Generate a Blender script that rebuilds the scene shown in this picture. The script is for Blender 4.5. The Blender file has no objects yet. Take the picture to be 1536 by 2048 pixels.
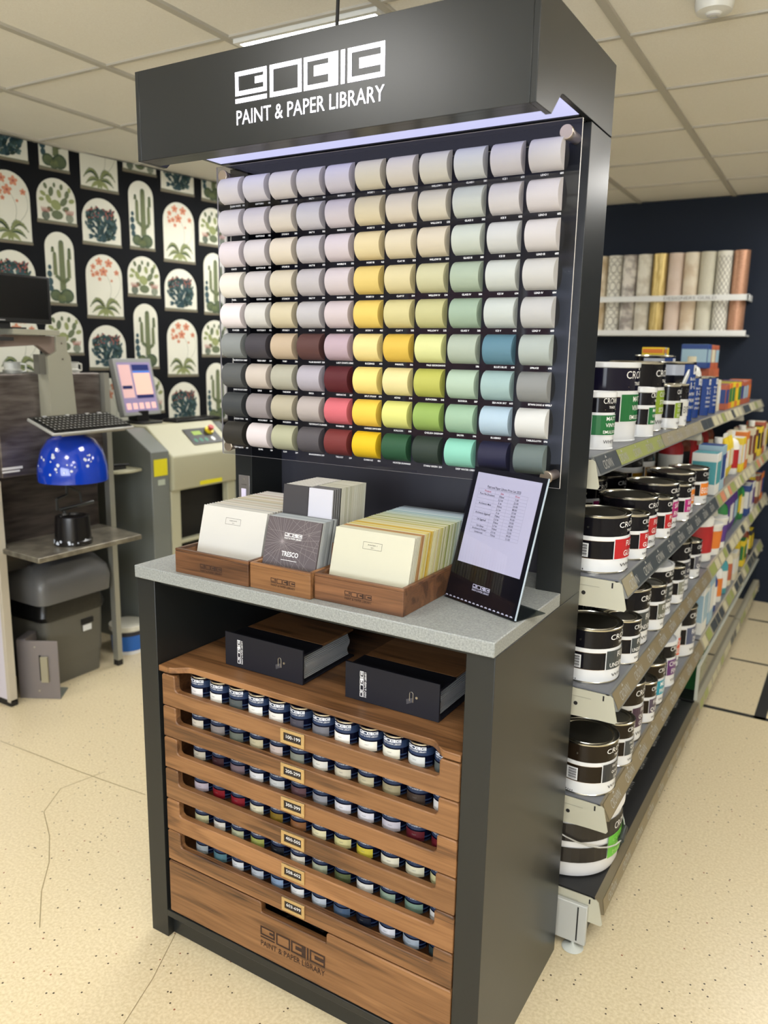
import bpy, math, random
from mathutils import Vector, Matrix
random.seed(7)
PI = math.pi
SC = bpy.context.scene
COL = SC.collection
def D(a): return math.radians(a)
# ---------------------------------------------------------------- materials
def lin(c):
    return tuple(((v/255)/12.92 if v/255 <= .04045 else (((v/255)+.055)/1.055)**2.4) for v in c)
MATS = {}
def mat(name, rgb, rough=.5, metal=0., emis=0., spec=.5, bump=None, coat=0., trans=0.):
    if name in MATS: return MATS[name]
    m = bpy.data.materials.new(name); m.use_nodes = True
    nt = m.node_tree; b = nt.nodes['Principled BSDF']
    c = lin(rgb)+(1,)
    b.inputs['Base Color'].default_value = c
    b.inputs['Roughness'].default_value = rough
    b.inputs['Metallic'].default_value = metal
    b.inputs['Specular IOR Level'].default_value = spec
    b.inputs['Coat Weight'].default_value = coat
    b.inputs['Transmission Weight'].default_value = trans
    if emis:
        b.inputs['Emission Color'].default_value = c; b.inputs['Emission Strength'].default_value = emis
    if bump:
        tc = nt.nodes.new('ShaderNodeTexCoord'); n = nt.nodes.new('ShaderNodeTexNoise'); bp = nt.nodes.new('ShaderNodeBump')
        n.inputs['Scale'].default_value = bump[0]; n.inputs['Detail'].default_value = 3
        bp.inputs['Strength'].default_value = bump[1]; bp.inputs['Distance'].default_value = .002
        nt.links.new(tc.outputs['Object'], n.inputs['Vector']); nt.links.new(n.outputs['Fac'], bp.inputs['Height'])
        nt.links.new(bp.outputs['Normal'], b.inputs['Normal'])
    m.diffuse_color = c; MATS[name] = m
    return m
def noise_mat(name, c1, c2, scale=(1,1,1), nscale=5, detail=4, rough=.5, lo=.35, hi=.65, metal=0., bump=0.):
    m = mat(name, c1, rough, metal); nt = m.node_tree; b = nt.nodes['Principled BSDF']
    tc = nt.nodes.new('ShaderNodeTexCoord'); mp = nt.nodes.new('ShaderNodeMapping'); mp.inputs['Scale'].default_value = scale
    n = nt.nodes.new('ShaderNodeTexNoise'); n.inputs['Scale'].default_value = nscale; n.inputs['Detail'].default_value = detail
    r = nt.nodes.new('ShaderNodeValToRGB'); r.color_ramp.elements[0].position = lo; r.color_ramp.elements[1].position = hi
    r.color_ramp.elements[0].color = lin(c1)+(1,); r.color_ramp.elements[1].color = lin(c2)+(1,)
    L = nt.links.new; L(tc.outputs['Object'], mp.inputs[0]); L(mp.outputs[0], n.inputs['Vector']); L(n.outputs['Fac'], r.inputs[0]); L(r.outputs[0], b.inputs['Base Color'])
    if bump:
        bp = nt.nodes.new('ShaderNodeBump'); bp.inputs['Strength'].default_value = bump; bp.inputs['Distance'].default_value = .002
        L(n.outputs['Fac'], bp.inputs['Height']); L(bp.outputs['Normal'], b.inputs['Normal'])
    return m
def wood_mat(name, dark, midc, light, rough=.42):
    m = mat(name, midc, rough); nt = m.node_tree; b = nt.nodes['Principled BSDF']; N = nt.nodes.new; L = nt.links.new
    tc = N('ShaderNodeTexCoord'); oi = N('ShaderNodeObjectInfo')
    add = N('ShaderNodeVectorMath'); add.operation = 'MULTIPLY_ADD'
    L(oi.outputs['Random'], add.inputs[0]); add.inputs[1].default_value = (7.3, 3.1, 9.7); L(tc.outputs['Object'], add.inputs[2])
    mp = N('ShaderNodeMapping'); mp.inputs['Scale'].default_value = (.9, 11, 11); L(add.outputs[0], mp.inputs[0])
    n1 = N('ShaderNodeTexNoise'); n1.inputs['Scale'].default_value = 1.6; n1.inputs['Detail'].default_value = 3; n1.inputs['Distortion'].default_value = .25; L(mp.outputs[0], n1.inputs['Vector'])
    # growth rings from iso-lines of the noise
    mul = N('ShaderNodeMath'); mul.operation = 'MULTIPLY'; mul.inputs[1].default_value = 42; L(n1.outputs['Fac'], mul.inputs[0])
    sn = N('ShaderNodeMath'); sn.operation = 'SINE'; L(mul.outputs[0], sn.inputs[0])
    mp2 = N('ShaderNodeMapping'); mp2.inputs['Scale'].default_value = (5, 190, 190); L(add.outputs[0], mp2.inputs[0])
    n2 = N('ShaderNodeTexNoise'); n2.inputs['Scale'].default_value = 1.5; n2.inputs['Detail'].default_value = 4; L(mp2.outputs[0], n2.inputs['Vector'])
    a = N('ShaderNodeMath'); a.operation = 'MULTIPLY_ADD'; L(sn.outputs[0], a.inputs[0]); a.inputs[1].default_value = .07; L(n1.outputs['Fac'], a.inputs[2])
    c = N('ShaderNodeMath'); c.operation = 'MULTIPLY_ADD'; L(n2.outputs['Fac'], c.inputs[0]); c.inputs[1].default_value = .36; L(a.outputs[0], c.inputs[2])
    r = N('ShaderNodeValToRGB'); e = r.color_ramp.elements; e[0].position = .40; e[0].color = lin(dark)+(1,); e[1].position = .92; e[1].color = lin(light)+(1,)
    k = e.new(.62); k.color = lin(midc)+(1,); L(c.outputs[0], r.inputs[0])
    hv = N('ShaderNodeHueSaturation'); mr = N('ShaderNodeMapRange'); mr.inputs[3].default_value = .82; mr.inputs[4].default_value = 1.18
    L(oi.outputs['Random'], mr.inputs[0]); L(mr.outputs[0], hv.inputs['Value']); L(r.outputs[0], hv.inputs['Color']); L(hv.outputs[0], b.inputs['Base Color'])
    return m
def clear_mat(name, tint=(255,255,255), gloss=.06, rough=.02, fres=True):
    m = bpy.data.materials.new(name); m.use_nodes = True; nt = m.node_tree; nt.nodes.clear(); N = nt.nodes.new; L = nt.links.new
    o = N('ShaderNodeOutputMaterial'); t = N('ShaderNodeBsdfTransparent'); t.inputs[0].default_value = lin(tint)+(1,)
    g = N('ShaderNodeBsdfGlossy'); g.inputs['Roughness'].default_value = rough; g.inputs[0].default_value = (1,1,1,1)
    mx = N('ShaderNodeMixShader'); f = N('ShaderNodeFresnel'); f.inputs[0].default_value = 1.49
    ge = N('ShaderNodeNewGeometry'); iv = N('ShaderNodeMath'); iv.operation = 'SUBTRACT'; iv.inputs[0].default_value = 1; L(ge.outputs['Backfacing'], iv.inputs[1])
    mu = N('ShaderNodeMath'); mu.operation = 'MULTIPLY'; L(f.outputs[0], mu.inputs[0]); L(iv.outputs[0], mu.inputs[1]); L(mu.outputs[0], mx.inputs[0]); L(t.outputs[0], mx.inputs[1]); L(g.outputs[0], mx.inputs[2]); L(mx.outputs[0], o.inputs[0]); MATS[name] = m
    return m
# ---------------------------------------------------------------- 2-D shapes
_tc = {}
def text2d(s, bold=0.):
    """verts,faces,width for a string at cap height ~1, left aligned, baseline 0"""
    key = (s, bold)
    if key in _tc: return _tc[key]
    cu = bpy.data.curves.new('t', 'FONT'); cu.body = s; cu.size = 1.37; cu.resolution_u = 2; cu.offset = bold
    ob = bpy.data.objects.new('t', cu); COL.objects.link(ob); bpy.context.view_layer.update()
    me = bpy.data.meshes.new_from_object(ob.evaluated_get(bpy.context.evaluated_depsgraph_get()))
    v = [(a.co.x, a.co.y) for a in me.vertices]; f = [tuple(p.vertices) for p in me.polygons]
    w = max([a[0] for a in v] or [0]); bpy.data.objects.remove(ob); bpy.data.curves.remove(cu); bpy.data.meshes.remove(me)
    _tc[key] = (v, f, w); return _tc[key]
def fit_text(s, x0, x1, z0, h, bold=0., align='fit'):
    v, f, w = text2d(s, bold); w = w or 1
    if align == 'fit': sx = (x1-x0)/w; ox = x0
    elif align == 'l': sx = h; ox = x0
    elif align == 'r': sx = h; ox = x1-w*h
    else: sx = h; ox = (x0+x1)/2-w*h/2
    return [(ox+a*sx, z0+b*h) for a, b in v], f
def rect2(x0, x1, z0, z1): return [(x0,z0),(x1,z0),(x1,z1),(x0,z1)], [(0,1,2,3)]
def join2(*a):
    V, F = [], []
    for v, f in a:
        o = len(V); V += v; F += [tuple(i+o for i in q) for q in f]
    return V, F
def frame2(x0, x1, z0, z1, t):
    return join2(rect2(x0,x1,z0,z0+t), rect2(x0,x1,z1-t,z1), rect2(x0,x0+t,z0+t,z1-t), rect2(x1-t,x1,z0+t,z1-t))
def logo2(x0, w, z0, text=True, t=.022, bold=.012):
    """the stand's four-box monogram with the line of words below; total height .28*w, z0 = baseline of the words"""
    k = w; q = []
    T = .282; B = .116
    def R(a,b,c,d): q.append(rect2(a,b,c,d))
    q.append(frame2(0,.23,.155,T,t)); R(.145,.23-t,.205,.24); R(0,.23,.116,.116+t)
    q.append(frame2(.252,.472,B,T,t))
    q.append(frame2(.487,.712,B,T,t)); R(.65,.712-t,B+t,T-t); R(.555,.65,.18,.232)
    R(.73,.755,B,T)
    q.append(frame2(.773,1,B,T,t)); R(.845,1-t,.175,.225)
    V, F = join2(*q)
    if text:
        V, F = join2((V,F), fit_text('PAINT & PAPER LIBRARY', 0, 1, 0, .082, bold))
    return [(x0+a*k, z0+b*k) for a, b in V], F
# ---------------------------------------------------------------- mesh builder
class MB:
    def __init__(s): s.v = []; s.f = []; s.m = []; s.M = None
    def _v(s, P):
        if s.M is not None: P = [tuple(s.M @ Vector(p)) for p in P]
        o = len(s.v); s.v += [tuple(p) for p in P]; return o
    def face(s, P, m=0):
        o = s._v(P); s.f.append(tuple(range(o, o+len(P)))); s.m.append(m); return s
    def box(s, x0, x1, y0, y1, z0, z1, m=0):
        o = s._v([(x0,y0,z0),(x1,y0,z0),(x1,y1,z0),(x0,y1,z0),(x0,y0,z1),(x1,y0,z1),(x1,y1,z1),(x0,y1,z1)])
        for q in ((0,3,2,1),(4,5,6,7),(0,1,5,4),(1,2,6,5),(2,3,7,6),(3,0,4,7)):
            s.f.append(tuple(o+i for i in q)); s.m.append(m)
        return s
    def prism(s, pts, ax, a, b, m=0, mcap=None):
        """pts: 2-D outline; ax = axis of extrusion ('x': pts=(y,z), 'y': pts=(x,z), 'z': pts=(x,y))"""
        def P(p, t): return {'x': (t,p[0],p[1]), 'y': (p[0],t,p[1]), 'z': (p[0],p[1],t)}[ax]
        n = len(pts); o = s._v([P(p,a) for p in pts]+[P(p,b) for p in pts])
        s.f.append(tuple(o+i for i in range(n))[::-1]); s.f.append(tuple(o+n+i for i in range(n))); s.m += [m if mcap is None else mcap]*2
        for i in range(n):
            j = (i+1) % n; s.f.append((o+i,o+j,o+n+j,o+n+i)); s.m.append(m)
        return s
    def lathe(s, prof, c=(0,0,0), seg=32, mats=None, m=0):
        """prof: list of (r,z); mats: material per segment"""
        rings = []
        for r, z in prof:
            if r < 1e-6: rings.append([s._v([(c[0],c[1],c[2]+z)])])
            else:
                o = s._v([(c[0]+r*math.cos(2*PI*i/seg), c[1]+r*math.sin(2*PI*i/seg), c[2]+z) for i in range(seg)]); rings.append(list(range(o,o+seg)))
        for k in range(len(prof)-1):
            A, B = rings[k], rings[k+1]; mm = mats[k] if mats else m
            for i in range(seg):
                j = (i+1) % seg
                if len(A) == 1 and len(B) == 1: continue
                if len(A) == 1: q = (A[0],B[i],B[j])[::-1]
                elif len(B) == 1: q = (A[i],A[j],B[0])
                else: q = (A[i],A[j],B[j],B[i])
                s.f.append(q); s.m.append(mm)
        return s
    def rod(s, p0, p1, r, seg=12, m=0, r1=None):
        p0 = Vector(p0); p1 = Vector(p1); d = (p1-p0).normalized(); a = d.orthogonal().normalized(); b = d.cross(a); r1 = r if r1 is None else r1
        R0 = [tuple(p0+(a*math.cos(t)+b*math.sin(t))*r) for t in [2*PI*i/seg for i in range(seg)]]
        R1 = [tuple(p1+(a*math.cos(t)+b*math.sin(t))*r1) for t in [2*PI*i/seg for i in range(seg)]]
        o = s._v(R0+R1)
        for i in range(seg):
            j = (i+1) % seg; s.f.append((o+i,o+j,o+seg+j,o+seg+i)); s.m.append(m)
        s.f.append(tuple(o+i for i in range(seg))[::-1]); s.f.append(tuple(o+seg+i for i in range(seg))); s.m += [m,m]
        return s
    def tube(s, path, r, seg=8, m=0):
        for a, b in zip(path, path[1:]): s.rod(a, b, r, seg, m)
        return s
    def flat(s, vf, fn, m=0):
        V, F = vf; o = s._v([fn(a,b) for a, b in V])
        for q in F: s.f.append(tuple(o+i for i in q)); s.m.append(m)
        return s
    def grid(s, a0, a1, n, b0, b1, fn, m=0):
        for i in range(n):
            p = a0+(a1-a0)*i/n; q = a0+(a1-a0)*(i+1)/n
            s.face([fn(p,b0), fn(q,b0), fn(q,b1), fn(p,b1)], m)
        return s
    def mesh(s, name, mats, smooth=True, ang=35):
        me = bpy.data.meshes.new(name); me.from_pydata(s.v, [], s.f)
        for mm in (mats if isinstance(mats, (list,tuple)) else [mats]): me.materials.append(mm)
        me.polygons.foreach_set('material_index', s.m)
        if smooth:
            me.polygons.foreach_set('use_smooth', [True]*len(me.polygons)); me.update(); me.set_sharp_from_angle(angle=D(ang))
        me.update(); return me
    def build(s, name, mats, parent=None, bevel=0., smooth=True, seg=2):
        return link(name, s.mesh(name, mats, smooth), parent, bevel, seg)
def link(name, me, parent=None, bevel=0., seg=2):
    o = bpy.data.objects.new(name, me); COL.objects.link(o); o.parent = parent
    if bevel:
        b = o.modifiers.new('bevel', 'BEVEL'); b.width = bevel; b.segments = seg; b.limit_method = 'ANGLE'; b.angle_limit = D(40); b.harden_normals = False
    return o
def tag(o, label=None, cat=None, group=None, kind=None):
    if label: o['label'] = label
    if cat: o['category'] = cat
    if group: o['group'] = group
    if kind: o['kind'] = kind
    return o
def thing(name, label, cat, loc=(0,0,0), rz=0., group=None):
    o = bpy.data.objects.new(name, None); COL.objects.link(o); o.location = loc; o.rotation_euler = (0,0,rz); o.empty_display_size = .05
    return tag(o, label, cat, group)
def copy_tree(o, parent=None):
    c = o.copy(); COL.objects.link(c); c.parent = parent
    for ch in list(o.children): copy_tree(ch, c)
    return c
def planeY(y): return lambda a, b: (a, y, b)
def ordn(i): return ['first','second','third','fourth','fifth','sixth','seventh','eighth','ninth','tenth','eleventh','twelfth','thirteenth','fourteenth','fifteenth','sixteenth','seventeenth','eighteenth','nineteenth','twentieth'][i] if i < 20 else '%d%s' % (i+1, {1:'st',2:'nd',3:'rd'}.get((i+1) % 10, 'th'))
# ---------------------------------------------------------------- camera (solved from the photograph)
CAM = dict(f=1573.16, c=(1.5504,-1.3586,1.6161), yaw=.5377, pitch=-.1984, roll=.0193)
cy_, sy_ = math.cos(CAM['yaw']), math.sin(CAM['yaw']); cp_, sp_ = math.cos(CAM['pitch']), math.sin(CAM['pitch'])
F_ = Vector((-sy_*cp_, cy_*cp_, sp_)); R_ = Vector((cy_, sy_, 0)); U_ = R_.cross(F_)
cr_, sr_ = math.cos(CAM['roll']), math.sin(CAM['roll'])
R2_ = R_*cr_+U_*sr_; U2_ = U_*cr_-R_*sr_
cam = bpy.data.cameras.new('camera'); co = bpy.data.objects.new('camera', cam); COL.objects.link(co)
co.matrix_world = Matrix(((R2_.x,U2_.x,-F_.x,CAM['c'][0]),(R2_.y,U2_.y,-F_.y,CAM['c'][1]),(R2_.z,U2_.z,-F_.z,CAM['c'][2]),(0,0,0,1)))
cam.sensor_fit = 'HORIZONTAL'; cam.sensor_width = 36; cam.lens = CAM['f']/1536*36; cam.clip_start = .05; cam.clip_end = 60
cam.dof.use_dof = True; cam.dof.focus_distance = 1.85; cam.dof.aperture_fstop = 4.2
SC.camera = co
# ---------------------------------------------------------------- palette
BLK = mat('satin_black', (34,36,36), .3, spec=.4)
BLKD = mat('matt_black_interior', (16,17,20), .6)
WAL = wood_mat('walnut', (54,34,20), (116,79,47), (148,106,68))
WALD = wood_mat('walnut_dark', (48,29,18), (94,62,39), (126,86,56))
STEEL = mat('brushed_steel', (190,184,172), .3, 1.)
SILV = mat('tin_silver', (205,202,190), .22, 1.)
WHITE = mat('white_plastic', (228,228,222), .4)
BRASS = mat('pale_brass', (205,176,125), .35, .7)
GREYTOP = noise_mat('grey_solid_surface', (120,124,123), (154,157,154), nscale=260, detail=3, rough=.45, lo=.3, hi=.7)
ACR = clear_mat('clear_acrylic', (238,238,246))
EDGE = mat('acrylic_edge', (225,222,218), .25)  # light caught by the sheet's edges, put into a whitish colour
PRINTW = mat('white_print', (235,235,235), .6)
INK = mat('dark_print', (40,32,28), .7)
BURN = mat('engraved_brown', (48,28,16), .8)
# ================================================================ ROOM
H = 2.66
P0 = Vector((-2.31,1.28,0)); WU = Vector((.148,.989,0)).normalized(); WN = Vector((WU.y,-WU.x,0))
YB = 4.41
sB = (YB-P0.y)/WU.y
def wl(s, z, d=0.): p = P0+WU*s+WN*d; return (p.x, p.y, z)
FLOORM = mat('speckled_vinyl', (205,190,150), .32)
def floor_nodes():
    m = FLOORM; nt = m.node_tree; b = nt.nodes['Principled BSDF']; N = nt.nodes.new; L = nt.links.new
    tc = N('ShaderNodeTexCoord')
    n = N('ShaderNodeTexNoise'); n.inputs['Scale'].default_value = 120; n.inputs['Detail'].default_value = 4; L(tc.outputs['Object'], n.inputs['Vector'])
    r = N('ShaderNodeValToRGB'); e = r.color_ramp.elements; e[0].position = .36; e[0].color = lin((205,189,152))+(1,); e[1].position = .66; e[1].color = lin((221,207,174))+(1,); L(n.outputs['Fac'], r.inputs[0])
    v = N('ShaderNodeTexVoronoi'); v.inputs['Scale'].default_value = 42; L(tc.outputs['Object'], v.inputs['Vector'])
    v2 = N('ShaderNodeTexNoise'); v2.inputs['Scale'].default_value = 9; L(tc.outputs['Object'], v2.inputs['Vector'])
    # speck: small distance in some cells
    lt = N('ShaderNodeMath'); lt.operation = 'LESS_THAN'; lt.inputs[1].default_value = .12; L(v.outputs['Distance'], lt.inputs[0])
    sep = N('ShaderNodeSeparateColor'); L(v.outputs['Color'], sep.inputs[0])
    gt = N('ShaderNodeMath'); gt.operation = 'GREATER_THAN'; gt.inputs[1].default_value = .45; L(sep.outputs[0], gt.inputs[0])
    mu = N('ShaderNodeMath'); mu.operation = 'MULTIPLY'; L(lt.outputs[0], mu.inputs[0]); L(gt.outputs[0], mu.inputs[1])
    sc = N('ShaderNodeMixRGB'); sc.inputs[1].default_value = lin((74,62,44))+(1,); sc.inputs[2].default_value = lin((140,82,54))+(1,)
    g2 = N('ShaderNodeMath'); g2.operation = 'GREATER_THAN'; g2.inputs[1].default_value = .75; L(sep.outputs[1], g2.inputs[0]); L(g2.outputs[0], sc.inputs[0])
    mx = N('ShaderNodeMixRGB'); L(mu.outputs[0], mx.inputs[0]); L(r.outputs[0], mx.inputs[1]); L(sc.outputs[0], mx.inputs[2]); L(mx.outputs[0], b.inputs['Base Color'])
floor_nodes()
fl = MB().face([(-3.6,-4.2,0),(3.6,-4.2,0),(3.6,4.6,0),(-3.6,4.6,0)]).build('floor', FLOORM, smooth=False); tag(fl, kind='structure')
SEAM = mat('vinyl_seam', (150,135,100), .6)
sm = MB()
def strip(pts, w, z=.0006):
    for a, b in zip(pts, pts[1:]):
        d = Vector((b[0]-a[0], b[1]-a[1])); n = Vector((-d.y,d.x)).normalized()*w/2
        sm.face([(a[0]-n.x,a[1]-n.y,z),(b[0]-n.x,b[1]-n.y,z),(b[0]+n.x,b[1]+n.y,z),(a[0]+n.x,a[1]+n.y,z)])
strip([(-1.36,.43),(-1.12,.44),(-.91,.446),(-.75,.455),(-.545,.47)], .0035)
strip([(-.80,.50),(-.84,.33),(-.76,.2),(-.62,.12),(-.5,.03),(-.40,-.07),(-.27,-.17)], .003)
strip([(-.011,.158),(.07,.02),(.14,-.13),(.2,-.3)], .002)
sm.build('floor_seam', SEAM, fl, smooth=False)
TAPE = mat('black_floor_tape', (28,27,25), .6)
for i, P in enumerate([(1.08,1.6,2.425,2.455), (1.3,1.35,2.425,4.3), (1.10,1.3,3.16,3.18), (1.10,1.6,3.95,3.975)]):
    t = MB().box(P[0],P[1],P[2],P[3],0,.0012).build('trim_%d' % (i+1), TAPE, smooth=False); tag(t, kind='structure')
NAVY = mat('navy_wall_paint', (30,37,50), .8, spec=.25)
def wallbox(name, x0,x1,y0,y1,z0,z1, m): return tag(MB().box(x0,x1,y0,y1,z0,z1).build(name, m, smooth=False), kind='structure')
wallbox('wall_back', -2.0, 3.6, YB, YB+.1, 0, H, NAVY)
wallbox('wall_right', 3.5, 3.6, -4.2, YB, 0, H, mat('cream_wall', (196,192,182), .8))
CW = MATS['cream_wall']
wf = MB()
for b in ((-3.6,-2.0,0,H),(3.3,3.6,0,H),(-2.0,3.3,0,.7),(-2.0,3.3,2.35,H)): wf.box(b[0],b[1],-4.2,-4.1,b[2],b[3])
tag(wf.build('wall_front', CW, smooth=False), kind='structure')
wn = MB(); 
for x in (-2.0,-.9,.25,1.35,2.4,3.25): wn.box(x,x+.05,-4.19,-4.12,.7,2.35)
wn.box(-2.0,3.3,-4.19,-4.12,.7,.75).box(-2.0,3.3,-4.19,-4.12,2.3,2.35)
w1 = tag(wn.build('window_1', mat('white_window_frame', (215,215,215), .4)), kind='structure')
MB().box(-2.0,3.3,-4.157,-4.153,.75,2.3).build('pane', clear_mat('window_glass'), w1, smooth=False)
# left wall with its patterned wallpaper
wlft = MB().prism([tuple(wl(-6.1,0)[:2]), tuple(wl(sB+.05,0)[:2]), tuple(wl(sB+.05,0,-.1)[:2]), tuple(wl(-6.1,0,-.1)[:2])], 'z', 0, H).build('wall_left', mat('wallpaper_black', (12,14,18), .8, spec=.2), smooth=False)
tag(wlft, kind='structure')
WPM = [mat('paper_cream', (216,215,200), .75), mat('leaf_green', (98,108,80), .8), mat('leaf_dark', (58,76,58), .8), mat('cactus_blue', (50,76,82), .8), mat('petal_orange', (202,138,108), .8),
       mat('bark_brown', (112,104,86), .8), mat('cactus_red', (166,88,78), .8), mat('leaf_light', (140,148,98), .8), mat('stem_grey', (110,120,100), .8), mat('cactus_grey', (74,100,100), .8)]
wp = MB(); LAY = [0]
def wpoly(pts, m, lay): wp.face([wl(s, z, .0006+.0004*lay) for s, z in pts], m)
def ell(s, z, a, b, rot, m, lay, n=10):
    c, q = math.cos(rot), math.sin(rot); P = []
    for i in range(n):
        t = 2*PI*i/n; x = a*math.cos(t); y = b*math.sin(t); P.append((s+x*c-y*q, z+x*q+y*c))
    wpoly(P, m, lay)
def stroke(pts, w0, w1, m, lay):
    n = len(pts)-1
    for i, (a, b) in enumerate(zip(pts, pts[1:])):
        d = Vector((b[0]-a[0], b[1]-a[1])); k = Vector((-d.y,d.x)).normalized(); u = w0+(w1-w0)*i/n; v = w0+(w1-w0)*(i+1)/n
        wpoly([(a[0]-k.x*u/2,a[1]-k.y*u/2),(b[0]-k.x*v/2,b[1]-k.y*v/2),(b[0]+k.x*v/2,b[1]+k.y*v/2),(a[0]+k.x*u/2,a[1]+k.y*u/2)], m, lay)
def arch(s, zb, w, h):
    r = w/2; P = [(s-r,zb+.018),(s+r,zb+.018)]
    for i in range(17): t = PI*i/16; P.append((s+r*math.cos(t), zb+h-r+r*math.sin(t)))
    wpoly(P, 0, 0)
    wpoly([(s-r-.004,zb),(s+r+.004,zb+.002),(s+r+.004,zb+.016),(s-r-.004,zb+.02)], 5, 1); stroke([(s-r,zb+.012),(s,zb+.016),(s+r,zb+.011)], .003,.003, 8, 2)
def bushy(s, zb):
    arch(s, zb, .238, .257); R = random.Random(3)
    def pad(x, z, a, ln, gen):
        c = (x+math.cos(a)*ln*.5, z+math.sin(a)*ln*.5); tip = (x+math.cos(a)*ln, z+math.sin(a)*ln)
        lim = .100 if tip[1] < zb+.14 else .100*math.sqrt(max(0,1-((tip[1]-zb-.14)/.105)**2))
        if abs(tip[0]-s) > lim or tip[1] < zb+.03: return
        ell(c[0], c[1], ln*.53, ln*.27, a, 3 if R.random() < .6 else 9 if R.random() < .6 else 2, 3+gen % 4, 8)
        if gen >= 6:
            if R.random() < .4: ell(tip[0], tip[1], .0042, .0042, 0, 6, 7, 6)
            return
        for k in range(2 if (gen < 5 and R.random() < .74) else 1): pad(tip[0], tip[1], a+R.uniform(-.75,.75)*(1 if gen else 1.3), ln*R.uniform(.85,1.0), gen+1)
    for k in range(8): pad(s+R.uniform(-.012,.012), zb+.028, PI/2+(k-3.5)*.38, .033, 0)
    for k in range(6): pad(s+R.uniform(-.012,.012), zb+.065+.012*(k%3), PI/2+(k-2.5)*.26, .029, 3)
    for k in range(5): ell(s+R.uniform(-.015,.015), zb+.04+k*.012, .016, .011, PI/2, 3, 6, 8)
def orchid(s, zb):
    arch(s, zb, .228, .356); R = random.Random(5)
    for ang, L, m, up in ((158,.105,2,.05),(22,.105,1,.05),(122,.125,2,.012),(48,.10,1,.04),(182,.085,1,.02),(-2,.085,2,.02),(205,.06,7,.0),(-25,.06,7,.0),(250,.03,7,0),(290,.03,7,0)):
        a = D(ang); P = []
        for i in range(9):
            t = i/8; P.append((s+math.cos(a)*L*t, zb+.055+math.sin(a)*L*t*.75+up*math.sin(PI*t)*.8-.02*t*t))
        for (p, q), w in zip(zip(P, P[1:]), (.008,.015,.020,.023,.023,.019,.013,.006)): stroke([p, q], w, w*.92, m, 3); stroke([((p[0]),(p[1]+w*.18)), (q[0],q[1]+w*.18)], w*.35, w*.3, 7, 4)
    for q in ((-.02,.3),(.05,.27)):
        P = [(s+.005+q[0]*0+(q[0]*t*1.6+.05*math.sin(PI*t)), zb+.07+(q[1]-.07)*t) for t in [i/8 for i in range(9)]]; stroke(P, .0018, .0012, 8, 3)
    for fx, fz, r in ((-.03,.315,.022),(.03,.31,.024),(-.068,.285,.016),(-.005,.262,.026),(.078,.262,.016),(-.045,.25,.016),(-.07,.24,.013),(-.03,.22,.012),(.045,.215,.008),(-.078,.26,.008)):
        for k in range(5): a = 2*PI*k/5+.3; ell(s+fx+math.cos(a)*r*.5, zb+fz+math.sin(a)*r*.5, r*.6, r*.38, a, 4, 4+k%2, 8)
        ell(s+fx, zb+fz, r*.28, r*.28, 0, 6, 7, 6)
def paddle(s, zb):
    arch(s, zb, .22, .236); z = zb
    for x, y, a, b, t in ((0,.05,.024,.034,90),(-.005,.1,.026,.03,60),(-.045,.125,.024,.015,115),(.04,.12,.028,.016,50),(-.03,.165,.026,.014,80),(.015,.16,.022,.013,100),(.06,.16,.022,.013,75),(-.075,.15,.018,.011,150),(-.06,.19,.016,.01,110),
        (.03,.195,.016,.01,80),(.085,.13,.018,.012,20),(.075,.185,.014,.009,100),(-.01,.2,.013,.008,90),(-.085,.12,.015,.01,190),(.05,.085,.02,.013,20),(-.04,.075,.018,.012,160)):
        ell(s+x, z+y, a, b if b < a or b > .02 else b, D(t), 1 if (x*1000) % 2 < 1 else 7, 3+int(abs(x)*100) % 3)
    for sx, m in ((-.065,2),(.07,8)):
        ell(s+sx, z+.04, .022, .024, 0, m, 4, 12)
        for k in (-2,-1,0,1,2): stroke([(s+sx+k*.008,z+.058),(s+sx+k*.012,z+.082)], .005, .003, 6, 6)
        for k in (-1,0,1): stroke([(s+sx+k*.009,z+.02),(s+sx+k*.012,z+.04),(s+sx+k*.009,z+.06)], .0015,.0015, 0, 6)
def tall(s, zb):
    arch(s, zb, .166, .387); z = zb
    def colm(x, z0, z1, w, m):
        stroke([(s+x,z+z0),(s+x,z+(z0+z1)/2),(s+x,z+z1)], w, w*.85, m, 3); ell(s+x, z+z1, w*.43, w*.5, 0, m, 3, 12)
        for k in (-.3,0,.3): stroke([(s+x+k*w,z+z0),(s+x+k*w*.8,z+z1)], .0018, .0018, 7, 5)
        for k in range(int((z1-z0)/.012)): 
            for sg in (-1,1): stroke([(s+x+sg*w*.45,z+z0+k*.012),(s+x+sg*w*.62,z+z0+k*.012+.005)], .0012, .0008, 2, 4)
    colm(.01,.08,.33,.034,1); colm(-.03,.16,.27,.022,1); colm(.048,.15,.24,.022,1); colm(.055,.25,.30,.02,2); colm(-.04,.28,.30,.018,2)
    stroke([(s+.01,z+.13),(s-.03,z+.16)], .02, .02, 1, 3); stroke([(s+.01,z+.12),(s+.048,z+.15)], .02, .02, 1, 3)
    for x, y, r in ((-.062,.2,.013),(-.064,.165,.018),(-.062,.125,.021),(-.06,.09,.018)): ell(s+x, z+y, r*.8, r, 0, 3, 4)
    for x, y, r in ((-.035,.055,.033),(.03,.055,.04),(-.002,.04,.028)):
        ell(s+x, z+y, r, r*.95, 0, 2, 5, 14)
        for k in range(-3,4): stroke([(s+x+k*r*.26,z+y-r*.75*(1-abs(k)*.12)),(s+x+k*r*.18,z+y+r*.75*(1-abs(k)*.12))], .0018,.0018, 7, 6)
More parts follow.
